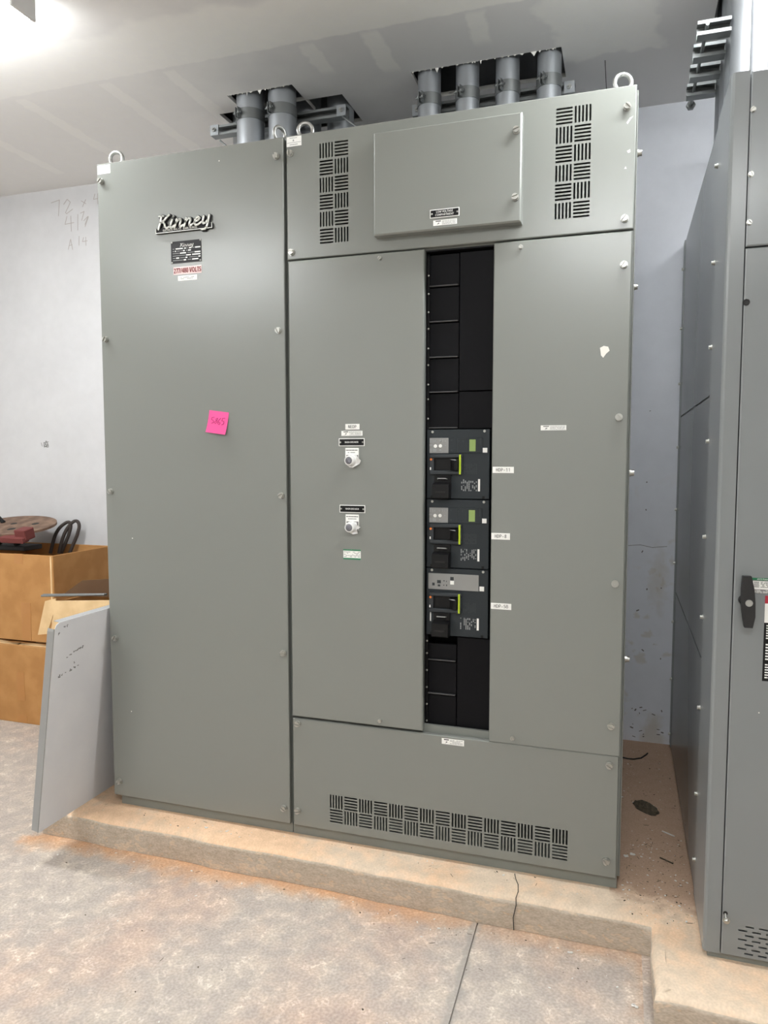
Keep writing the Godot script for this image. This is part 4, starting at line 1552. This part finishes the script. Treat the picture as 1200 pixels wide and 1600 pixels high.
	part(ld, "paint_fleck", st, M.chip)

# ---------------------------------------------------------------- conduit
func conduit(x: float, z: float, r: float, y0: float, clamp_y: float, label: String, group: String, back_clamp := false) -> void:
	var t := thing("conduit", label, "conduit", Vector3(x, y0, z), group)
	var st := mb()
	lathe(st, Vector3(x, y0, z), Vector3.UP, [[0, r * 1.0], [4.2 - y0, r]], 32)
	var p := part(t, "pipe", st, M.galv)
	if clamp_y > 0.0:
		st = mb()
		lathe(st, Vector3(x, clamp_y - 0.021, z), Vector3.UP, [[0, r], [0, r + 0.0028], [0.042, r + 0.0028], [0.042, r]], 32)
		var a := -0.35
		var f := Vector3(sin(a), 0, cos(a))
		var s := Vector3(cos(a), 0, -sin(a))
		for k in [-1, 1]:
			var c: Vector3 = Vector3(x, clamp_y, z) + f * (r + 0.01) + s * 0.006 * k
			bx(st, Vector3(-0.0012, -0.02, -0.011), Vector3(0.0012, 0.02, 0.011), 0.0, Transform3D(Basis(s, Vector3.UP, f), c))
		var cl := part(t, "strap_clamp", st, M.strut)
		st = mb()
		var cc := Vector3(x, clamp_y, z) + f * (r + 0.013)
		rod(st, cc - s * 0.024, cc + s * 0.02, 0.0035, 8)
		lathe(st, cc + s * 0.0075, s, [[0, 0.0], [0, 0.009], [0.006, 0.009], [0.006, 0]], 6)
		lathe(st, cc - s * 0.0075, -s, [[0, 0.0], [0, 0.009], [0.006, 0.009], [0.006, 0]], 6)
		part(cl, "bolt", st, M.strut)

# slotted steel channel along x, open to the front
func strut_channel(parent_label: String, x0: float, x1: float, y: float, z: float, group: String, ends := true) -> Node3D:
	var t := thing("strut_channel", parent_label, "support channel", Vector3((x0 + x1) / 2, y, z), group)
	var st := mb()
	var h := 0.0205
	bx(st, Vector3(x0, y + h - 0.0025, z - 0.04), Vector3(x1, y + h, z))
	bx(st, Vector3(x0, y - h, z - 0.04), Vector3(x1, y - h + 0.0025, z))
	bx(st, Vector3(x0, y + h - 0.01, z - 0.0025), Vector3(x1, y + h - 0.0025, z))
	bx(st, Vector3(x0, y - h + 0.0025, z - 0.0025), Vector3(x1, y - h + 0.01, z))
	# web with real slots
	var holes := []
	var x := x0 + 0.02
	while x < x1 - 0.03:
		holes.append(Rect2(x, y - 0.007, 0.028, 0.014))
		x += 0.05
	sheet(st, Rect2(x0, y - h + 0.0025, x1 - x0, 2 * h - 0.005), z - 0.0375, 0.0025, holes, 0.0002)
	part(t, "channel", st, M.strut)
	if ends:
		for e in [x0, x1]:
			st = mb()
			var c: float = e + (0.02 if e == x0 else -0.02)
			bx(st, Vector3(c - 0.02, y - 0.022, z + 0.0005), Vector3(c + 0.02, y + 0.022, z + 0.0055), 0.001)
			var w := part(t, "square_washer", st, M.galv)
			st = mb()
			lathe(st, Vector3(c, y, z + 0.0055), Vector3(0, 0, 1), [[0, 0.0095], [0.009, 0.0095], [0.009, 0]], 6)
			rod(st, Vector3(c, y, z + 0.0145), Vector3(c, y, z + 0.022), 0.005, 8)
			part(w, "bolt", st, M.zinc)
	return t

func conduits() -> void:
	var yb := 2.2805
	var gl := "conduits over the script-emblem section"
	conduit(-0.4735, -0.668, 0.0572, yb, 2.688, "fat galvanised conduit with strap clamp, beside the bare strut end over the emblem section", gl)
	conduit(-0.327, -0.668, 0.0572, yb, 2.688, "fat galvanised conduit with strap clamp, right behind the lifting eyes", gl)
	conduit(-0.604, -0.868, 0.0572, yb, 0.0, "galvanised conduit half hidden behind the strut end over the emblem section", gl)
	conduit(-0.148, -0.868, 0.0572, yb, 0.0, "galvanised conduit standing behind the slotted end of the strut", gl)
	conduit(-0.3, -0.868, 0.0572, yb, 0.0, "galvanised conduit in shade behind the clamped pair", gl)
	conduit(-0.452, -0.868, 0.0572, yb, 0.0, "galvanised conduit in shade behind the clamp next to the bare strut end", gl)
	strut_channel("slotted strut channel carrying the clamped pair of fat conduits", -0.7, -0.07, 2.692, -0.729, "strut channels over the switchboard")
	var gr := "row of four clamped conduits over the vented section"
	var cx := [0.2855, 0.437, 0.591, 0.7455]
	var who := ["first galvanised conduit of the row of four, at the end towards the emblem section", "second galvanised conduit of the row of four over the vented section", "third galvanised conduit of the row of four over the vented section", "last galvanised conduit of the row of four, nearest the transfer cabinet"]
	for i in 4:
		conduit(cx[i], -0.713, 0.0445, yb, 2.663, who[i], gr)
	strut_channel("slotted strut channel behind the row of four conduits", 0.203, 0.836, 2.663, -0.7615, "strut channels over the switchboard")
	# brace rod hanging from the left strut
	O = Vector3(-0.6, 2.62, -0.74)
	var st := mb()
	rod(st, Vector3(-0.665, 2.655, -0.745), Vector3(-0.6, 2.6, -0.735), 0.004, 8)
	rod(st, Vector3(-0.602, 2.606, -0.735), Vector3(-0.602, 2.585, -0.735), 0.007, 8)
	solo("brace_rod", st, M.strut, O, "thin bent steel rod under the bare strut end", "rod")
	O = Vector3(-0.05, 2.66, -0.74)
	st = mb()
	rod(st, Vector3(-0.088, 2.672, -0.735), Vector3(-0.02, 2.615, -0.72), 0.0045, 8)
	solo("brace_rod", st, M.strut, O, "thin steel rod slanting down from the slotted strut end", "rod")
	# transfer cabinet: conduits in a row towards the wall, each with its strut stub
	var zs := [-0.3, -0.43, -0.558, -0.688]
	var wo := ["fat conduit on the transfer cabinet roof, just behind the bright thin tube", "second fat conduit of the file on the transfer cabinet roof", "third fat conduit of the file on the transfer cabinet roof", "last fat conduit of the file on the transfer cabinet roof, by the wall"]
	for i in 4:
		conduit(1.372, zs[i], 0.0572, 2.1745, 0.0, wo[i], "file of conduits on the transfer cabinet")
	var t := thing("conduit", "bright thin steel tube on the transfer cabinet roof", "conduit", Vector3(1.354, 2.1745, -0.02), "")
	st = mb()
	lathe(st, Vector3(1.354, 2.1745, -0.02), Vector3.UP, [[0, 0.0225], [2.0, 0.0225]], 28)
	part(t, "pipe", st, M.galv)
	var so := ["short steel strut stub on the rod, beside the conduit next to the bright thin tube", "second short strut stub along the rod from the bright thin tube", "third short strut stub along the rod from the bright thin tube", "short strut stub on the rod nearest the back wall"]
	for i in 4:
		strut_channel(so[i], 1.222, 1.3145, 2.55, zs[i] + 0.02, "short struts on the threaded rod", false)
	O = Vector3(1.247, 2.555, -0.5)
	st = mb()
	rod(st, Vector3(1.2475, 2.55, -0.262), Vector3(1.244, 2.55, -0.79), 0.0055, 10)
	lathe(st, Vector3(1.244, 2.55, -0.8), Vector3(0, 0, 1), [[0, 0], [0, 0.016], [0.014, 0.016], [0.014, 0]], 6)
	solo("threaded_rod", st, M.strut, O, "threaded rod tying together four short struts beside the transfer cabinet conduits", "rod")

# ---------------------------------------------------------------- loose things on the left
func leaning_panel() -> void:
	# sheet metal cover standing on the pad, leaning against the side of the cabinet
	var t := thing("metal_panel", "loose light grey sheet metal panel leaning on the side of the emblem section", "metal panel", Vector3(-0.8, 0, 0.0))
	var lean := atan2(0.1, 0.73)
	# local frame: u along z (towards the camera), w up the panel, n facing right
	var up := Vector3(sin(lean), cos(lean), 0)
	var n := Vector3(cos(lean), -sin(lean), 0)
	var base := Vector3(-0.823, 0.0005, 0.0)
	var xf := Transform3D(Basis(Vector3(0, 0, 1), up, n), base)
	var h := 0.737
	var z0 := -0.42
	var z1 := 0.254
	var out := PackedVector2Array([Vector2(z0, 0), Vector2(z1, 0), Vector2(z1, h - 0.018), Vector2(z1 - 0.004, h - 0.007), Vector2(z1 - 0.018, h), Vector2(z0, h)])
	var st := mb()
	prism(st, out, -0.0018, 0.0, xf)
	part(t, "sheet", st, M.sheet_grey)
	st = mb()
	# flange bent back along the front edge and along the top
	prism(st, PackedVector2Array([Vector2(z1, 0.006), Vector2(z1 + 0.004, 0.0), Vector2(z1 + 0.004, h - 0.02), Vector2(z1, h - 0.02)]), -0.004, -0.002, xf)
	prism(st, PackedVector2Array([Vector2(z1 + 0.002, 0.004), Vector2(z1 + 0.004, 0.004), Vector2(z1 + 0.004, h - 0.03), Vector2(z1 + 0.002, h - 0.02)]), -0.028, -0.004, xf)
	prism(st, PackedVector2Array([Vector2(z0, h - 0.002), Vector2(z1 - 0.02, h - 0.002), Vector2(z1 - 0.02, h), Vector2(z0, h)]), -0.026, -0.0022, xf)
	part(t, "bent_flange", st, M.sheet_edge)
	# smudged ink stamps
	var marks := [[0.12, 0.622, 0.016, 0.007], [0.138, 0.619, 0.012, 0.006], [0.152, 0.615, 0.012, 0.005], [0.168, 0.609, 0.014, 0.003], [0.185, 0.604, 0.008, 0.003], [0.15, 0.575, 0.005, 0.006], [0.22, 0.545, 0.012, 0.008], [0.205, 0.547, 0.006, 0.005], [0.19, 0.549, 0.006, 0.004], [0.162, 0.553, 0.012, 0.006], [0.148, 0.557, 0.01, 0.007], [0.13, 0.56, 0.008, 0.003], [0.235, 0.7, 0.005, 0.009], [0.21, 0.716, 0.009, 0.005], [0.198, 0.717, 0.005, 0.007]]
	for m in marks:
		st = mb()
		for i in 4:
			var a := Vector2(m[0] + rng.randf_range(-m[2], m[2]) * 0.5, m[1] + rng.randf_range(-m[3], m[3]) * 0.5)
			bx(st, Vector3(a.x - m[2] * 0.22, a.y - m[3] * 0.3, 0.0), Vector3(a.x + m[2] * 0.22, a.y + m[3] * 0.3, 0.0003), 0.0, xf)
		part(t, "ink_stamp", st, M.scuff)

func carton_walls(t: Node, lo: Vector3, hi: Vector3, mat: Material, names := true) -> void:
	var w := 0.006
	for q in [[lo, Vector3(hi.x, hi.y, lo.z + w)], [Vector3(lo.x, lo.y, hi.z - w), hi], [Vector3(lo.x, lo.y, lo.z + w), Vector3(lo.x + w, hi.y, hi.z - w)], [Vector3(hi.x - w, lo.y, lo.z + w), Vector3(hi.x, hi.y, hi.z - w)]]:
		var st := mb()
		bx(st, q[0], q[1], 0.002)
		part(t, "carton_wall", st, mat)
	var st := mb()
	bx(st, Vector3(lo.x + w, lo.y, lo.z + w), Vector3(hi.x - w, lo.y + w, hi.z - w))
	part(t, "carton_base", st, mat)

func boxes() -> void:
	# lower carton: closed, its top flaps crushed under the upper one
	var lo := Vector3(-2.24, FLOOR, -1.215)
	var t := thing("cardboard_box", "brown cardboard box on the floor crushed under an open box", "box", Vector3(-1.96, FLOOR, -1.0))
	var hi := Vector3(-1.69, 0.312, -0.775)
	carton_walls(t, lo, hi, M.cardboard)
	var st := mb()
	bx(st, Vector3(lo.x + 0.01, 0.318, lo.z + 0.01), Vector3(hi.x - 0.01, 0.323, hi.z - 0.02))
	part(t, "top_flap", st, M.cardboard)
	# rumpled front flap in two pieces
	for q in [[-2.24, -1.93, 0.02], [-1.92, -1.69, 0.014]]:
		st = mb()
		var n := 10
		for i in n:
			var x0 := lerpf(q[0], q[1], float(i) / n)
			var x1 := lerpf(q[0], q[1], float(i + 1) / n)
			var y0: float = 0.308 + q[2] * sin(PI * i / n)
			var y1: float = 0.308 + q[2] * sin(PI * (i + 1) / n)
			quad_away(st, Vector3(x0, 0.306, -0.7745), Vector3(x1, 0.306, -0.7745), Vector3(x1, y1, -0.79), Vector3(x0, y0, -0.79), Vector3(-2, 0, -3))
			quad_away(st, Vector3(x0, y0, -0.79), Vector3(x1, y1, -0.79), Vector3(x1, 0.33, -0.9), Vector3(x0, 0.33, -0.9), Vector3(-2, -1, -0.85))
		part(t, "top_flap", st, M.cardboard_inside)
	st = mb()
	bx(st, Vector3(-1.925, 0.02, -0.7752), Vector3(-1.875, 0.17, -0.774))
	part(t, "packing_tape", st, M.tape)
	st = mb()
	bx(st, Vector3(-1.93, -0.098, -0.7752), Vector3(-1.865, -0.06, -0.7738))
	part(t, "packing_tape", st, M.tape)
	# upper carton: open top
	var t2 := thing("cardboard_box", "large open-topped brown cardboard box stacked on another box", "box", Vector3(-1.96, 0.332, -1.0))
	var lo2 := Vector3(-2.26, 0.338, -1.215)
	var hi2 := Vector3(-1.665, 0.785, -0.772)
	carton_walls(t2, lo2, hi2, M.cardboard)
	st = mb()
	bx(st, Vector3(-1.875, 0.34, -0.7722), Vector3(-1.815, 0.535, -0.7708))
	part(t2, "packing_tape", st, M.tape)
	st = mb()
	bx(st, Vector3(-1.91, 0.735, -0.7722), Vector3(-1.855, 0.787, -0.7708))
	part(t2, "packing_tape", st, M.tape)
	st = mb()
	bx(st, Vector3(-1.684, 0.345, -0.7722), Vector3(-1.6745, 0.78, -0.7706), 0.0006)
	part(t2, "corner_crease", st, M.cardboard_inside)
	# third carton with its flaps folded out
	var t3 := thing("cardboard_box", "open cardboard box with pale flap folded out behind the leaning panel", "box", Vector3(-1.15, FLOOR, -0.7))
	var lo3 := Vector3(-1.36, FLOOR, -0.98)
	var hi3 := Vector3(-0.9, 0.632, -0.46)
	carton_walls(t3, lo3, hi3, M.cardboard)
	# front flap folded down
	st = mb()
	var fl := PackedVector2Array([Vector2(-1.362, 0.636), Vector2(-0.9, 0.668), Vector2(-0.9, 0.5), Vector2(-1.3, 0.5), Vector2(-1.395, 0.475)])
	prism(st, fl, -0.452, -0.446)
	part(t3, "flap", st, M.cardboard_inside)
	st = mb()
	prism(st, PackedVector2Array([Vector2(-1.365, 0.646), Vector2(-1.37, 0.6), Vector2(-1.42, 0.48), Vector2(-1.472, 0.472), Vector2(-1.425, 0.63)]), -0.458, -0.453)
	part(t3, "flap", st, M.cardboard_inside)
	# rear flap standing up, seen from inside, shade put into its colour
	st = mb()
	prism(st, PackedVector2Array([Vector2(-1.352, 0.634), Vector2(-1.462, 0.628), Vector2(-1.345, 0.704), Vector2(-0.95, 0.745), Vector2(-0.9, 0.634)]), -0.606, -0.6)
	part(t3, "flap", st, M.cardboard_shaded, "flap coloured dark for the shade inside the box")
	# tubes lying across it
	O = Vector3(-1.25, 0.66, -0.45)
	for q in [[0.0, "thin grey steel tube lying across the open box behind the panel"], [0.012, "thin grey steel tube beside another across the open box"]]:
		O = Vector3(-1.2, 0.662, -0.455 + q[0])
		st = mb()
		var a: Vector3 = Vector3(-1.455, 0.65 + q[0] * 0.2, -0.466 - q[0])
		var b: Vector3 = Vector3(-1.12, 0.672, -0.478 - q[0])
		var l := (b - a).length()
		lathe(st, a, b - a, [[0.03, 0.0], [0.0, 0.0036], [0, 0.005], [l, 0.005], [l, 0]], 12)
		solo("steel_tube", st, M.strut, O, q[1], "tube", "tubes on the open box")
	scrap()

func scrap() -> void:
	# rusty round plate with red painted lugs lying on the upper box
	var c := Vector3(-2.13, 0.908, -1.0)
	var t := thing("rusty_plate", "rusty round metal plate with red painted lugs on top of the open box", "machine part", c)
	var tilt := Transform3D(Basis(Vector3(1, 0, 0), 0.22), c)
	var st := mb()
	var disc := PackedVector2Array()
	for i in 40:
		disc.append(Vector2(cos(TAU * i / 40) * 0.25, sin(TAU * i / 40) * 0.17))
	var flat := tilt * Transform3D(Basis(Vector3(1, 0, 0), Vector3(0, 0, -1), Vector3(0, 1, 0)), Vector3.ZERO)
	prism(st, disc, -0.012, 0.0, flat)
	part(t, "plate", st, M.rust_brown)
	for q in [[-0.12, -0.12, 0.02], [0.05, -0.07, 0.022], [0.12, 0.03, 0.02], [-0.02, 0.02, 0.018]]:
		st = mb()
		lathe(st, flat * Vector3(q[0], q[1], 0.0002), flat.basis * Vector3(0, 0, 1), [[0.0, q[2]], [0.0006, q[2] * 0.9], [0.0006, 0]], 14)
		part(t, "bolt_hole", st, M.slot)
	for q in [[-0.06, 0.06, -0.19, -0.14, -0.032, 0.0], [0.08, 0.23, -0.19, -0.14, -0.038, -0.006], [0.165, 0.235, -0.17, -0.1, -0.03, 0.028]]:
		st = mb()
		bx(st, Vector3(q[0], q[2], q[4]), Vector3(q[1], q[3], q[5]), 0.004, flat)
		part(t, "red_lug", st, M.rust_red)
	for q in [[0.03, -0.15], [0.15, -0.15], [-0.12, -0.12]]:
		st = mb()
		rod(st, flat * Vector3(q[0], q[1], -0.01), flat * Vector3(q[0], q[1], -0.06), 0.016, 10)
		part(t, "stud", st, M.black)
	st = mb()
	tube(st, [flat * Vector3(-0.22, 0.02, 0.0), flat * Vector3(-0.16, 0.04, 0.05), flat * Vector3(-0.1, 0.03, 0.0)], 0.012, 8)
	part(t, "lifting_lug", st, M.black)
	# black cross bar under it, resting on the rim of the box
	st = mb()
	bx(st, Vector3(-2.262, 0.7865, -0.99), Vector3(-1.93, 0.812, -0.86), 0.004)
	part(t, "cross_bar", st, M.rubber, "black steel bar")
	# strap loops hanging out of the box by the wall
	var t2 := thing("strap", "dark leathery strap loops sticking up at the rear of the open box", "strap", Vector3(-1.9, 0.79, -1.15))
	for q in [[-0.015, -0.02], [0.03, -0.035]]:
		st = mb()
		var pts := [Vector3(-1.985 + q[0], 0.74, -1.1 + q[1]), Vector3(-1.96 + q[0], 0.85, -1.12 + q[1]), Vector3(-1.915 + q[0], 0.91 + q[0] * 0.2, -1.14 + q[1]), Vector3(-1.885 + q[0], 0.905, -1.15 + q[1]), Vector3(-1.9 + q[0], 0.84, -1.15 + q[1]), Vector3(-1.945 + q[0], 0.74, -1.14 + q[1])]
		var cv := Curve3D.new()
		for i in pts.size():
			var d: Vector3 = (pts[mini(i + 1, 5)] - pts[maxi(i - 1, 0)]) * 0.2
			cv.add_point(pts[i], -d, d)
		tube(st, Array(cv.tessellate(3)), 0.0095, 8)
		part(t2, "webbing", st, M.leather)

# ---------------------------------------------------------------- small loose things
func small_things() -> void:
	# pink sticky note, its foot curling away from the door
	var t := thing("sticky_note", "pink sticky note with handwritten number on the emblem section door", "sticky note", Vector3(-0.255, 1.39, 0.0))
	var turn := Basis(Vector3(0, 0, 1), deg_to_rad(-7.5))
	var c := Vector3(-0.2548, 1.3925, 0.0004)
	var P := func(u: float, w: float) -> Vector3:
		var bend := pow(clampf(0.5 - w, 0.0, 1.0), 2.0) * 0.011
		return c + turn * Vector3((u) * 0.0745, w * 0.0745, 0.0) + Vector3(0, 0, bend)
	var st := mb()
	for j in 8:
		var a := -0.5 + j / 8.0
		var b := -0.5 + (j + 1) / 8.0
		for z in [0.0, 0.0003]:
			var o := Vector3(0, 0, z)
			quad(st, P.call(-0.5, a) + o, P.call(0.5, a) + o, P.call(0.5, b) + o, P.call(-0.5, b) + o, Vector3(0, 0, 1 if z > 0.0 else -1))
	part(t, "paper", st, M.pink)
	st = mb()
	var glyphs := [
		[[Vector2(-0.2, 0.24), Vector2(-0.32, 0.22), Vector2(-0.33, 0.12), Vector2(-0.24, 0.1), Vector2(-0.2, 0.0), Vector2(-0.3, -0.04)]],
		[[Vector2(-0.03, 0.22), Vector2(-0.12, 0.16), Vector2(-0.03, 0.06), Vector2(-0.1, -0.04), Vector2(-0.17, 0.02), Vector2(-0.03, 0.14), Vector2(-0.03, 0.22)]],
		[[Vector2(0.13, 0.24), Vector2(0.02, 0.1), Vector2(0.02, -0.02), Vector2(0.1, -0.06), Vector2(0.14, 0.02), Vector2(0.04, 0.06)]],
		[[Vector2(0.34, 0.26), Vector2(0.22, 0.24), Vector2(0.2, 0.12), Vector2(0.31, 0.11), Vector2(0.32, 0.0), Vector2(0.22, -0.06)]]]
	for g in glyphs:
		for l in g:
			var pts := []
			for p in l:
				pts.append(P.call(p.x, p.y - 0.03) + Vector3(0, 0, 0.0005))
			tube(st, pts, 0.0009, 5)
	part(t, "handwriting", st, M.pen)
	# clod of dried dirt on the pad between the cabinets
	O = Vector3(1.149, 0, -0.565)
	st = mb()
	var nz := noise(77, 14.0, 3)
	var rows := []
	for i in 9:
		var row := []
		for j in 16:
			var th := PI * 0.5 * i / 8.0
			var ph := TAU * j / 16
			var d := Vector3(cos(th) * cos(ph), sin(th), cos(th) * sin(ph))
			var s := 1.0 + 0.42 * nz.get_noise_3d(d.x * 0.12, d.y * 0.12 + 3.0, d.z * 0.12)
			row.append(O + (Basis(Vector3.UP, -0.75) * Vector3(d.x * 0.054 * s, d.y * 0.02 * s, d.z * 0.029 * s)))
		rows.append(row)
	for i in 8:
		for j in 16:
			quad_away(st, rows[i][j], rows[i][(j + 1) % 16], rows[i + 1][(j + 1) % 16], rows[i + 1][j], O - Vector3(0, 0.02, 0))
	solo("dirt_clod", st, M.clod, O, "dark lump of dried dirt on the pad between the two cabinets", "dirt clod")
	# offcut of black wire by the wall
	O = Vector3(1.12, 0, -1.03)
	st = mb()
	tube(st, [Vector3(1.062, 0.003, -1.02), Vector3(1.085, 0.003, -1.012), Vector3(1.11, 0.003, -1.014), Vector3(1.14, 0.003, -1.035), Vector3(1.162, 0.003, -1.08), Vector3(1.168, 0.004, -1.095)], 0.003, 8)
	solo("wire_offcut", st, M.rubber, O, "curved offcut of black wire on the pad by the wall", "wire")
	# chips of plaster, splinters and grit: too many to count
	crumbs("plaster_crumbs", "pale plaster crumbs scattered over the pad and floor", M.plaster, 260, 0.0016, 0.0045, 1)
	crumbs("dark_grit", "dark grit and metal shavings scattered over the pad and floor", M.clod, 420, 0.0011, 0.0038, 2)
	for q in [[1.215, -0.4, "pale wood splinter on the pad by the transfer cabinet"], [1.2, -0.22, "thin dark twig on the pad by the transfer cabinet"]]:
		O = Vector3(q[0], 0, q[1])
		st = mb()
		rod(st, O + Vector3(-0.02, 0.0022, -0.012), O + Vector3(0.018, 0.0022, 0.012), 0.0022, 6)
		solo("splinter", st, M.plaster if q[1] < -0.3 else M.clod, O, q[2], "splinter")
	for q in [[1.077, -0.21, 0.007, "white plaster chips on the pad right against the vented section"], [1.1, -0.225, 0.009, "white plaster chips on the pad a finger away from the vented section"], [0.93, 0.17, 0.007, "white plaster chips on the floor at the foot of the pad face"], [-0.3, 0.05, 0.006, "white plaster chip on the pad before the emblem section"], [1.1, 0.33, 0.009, "white plaster chips on the floor in the inner corner of the pad"]]:
		var y := 0.0 if q[1] < 0.1 else FLOOR
		O = Vector3(q[0], y, q[1])
		st = mb()
		for k in 4:
			var d: Vector3 = Vector3(rng.randf_range(-1, 1), 0, rng.randf_range(-1, 1)) * q[2] * 0.7
			bx(st, O + d - Vector3(q[2] * 0.5, 0, q[2] * 0.4), O + d + Vector3(q[2] * 0.5, q[2] * 0.55, q[2] * 0.4), q[2] * 0.2)
		solo("plaster_chip", st, M.plaster, O, q[3], "plaster chip", "white plaster chips on the concrete")

func crumbs(called: String, label: String, mat: Material, n: int, s0: float, s1: float, sd: int) -> void:
	var r := RandomNumberGenerator.new()
	r.seed = sd * 100
	O = Vector3.ZERO
	var st := mb()
	bx(st, Vector3(-1, 0, -0.6), Vector3(1, 1.0, 0.6), 0.35)
	var mm := MultiMesh.new()
	mm.transform_format = MultiMesh.TRANSFORM_3D
	mm.mesh = st.commit()
	mm.instance_count = n
	for i in n:
		var u := r.randf()
		var p := Vector3.ZERO
		if u < 0.5:
			p = Vector3(r.randf_range(1.065, 1.255), 0, r.randf_range(-1.15, 0.14))
			if r.randf() < 0.5:
				p.z = r.randf_range(-0.35, 0.1)
		elif u < 0.62:
			p = Vector3(r.randf_range(-0.78, 1.05), 0, r.randf_range(0.0, 0.07))
		elif u < 0.85:
			var x := r.randf_range(-0.8, 1.13)
			p = Vector3(x, FLOOR, 0.125 + (x + 0.9) * 0.0105 + absf(r.randfn(0, 0.05)))
		else:
			p = Vector3(r.randf_range(-1.6, 1.1), FLOOR, r.randf_range(0.17, 0.75))
		var s := lerpf(s0, s1, pow(r.randf(), 3.0))
		var b := Basis(Vector3.UP, r.randf() * TAU).scaled(Vector3(s, s * 0.5, s))
		if sd == 2 and r.randf() < 0.4:
			b = Basis(Vector3.UP, r.randf() * TAU) * Basis.from_scale(Vector3(s * 2.6, s * 0.3, s * 0.35))
		mm.set_instance_transform(i, Transform3D(b, p))
	var o := MultiMeshInstance3D.new()
	o.name = called
	o.multimesh = mm
	o.material_override = mat
	add_child(o)
	tag(o, label, "debris")
	o.set_meta("kind", "stuff")
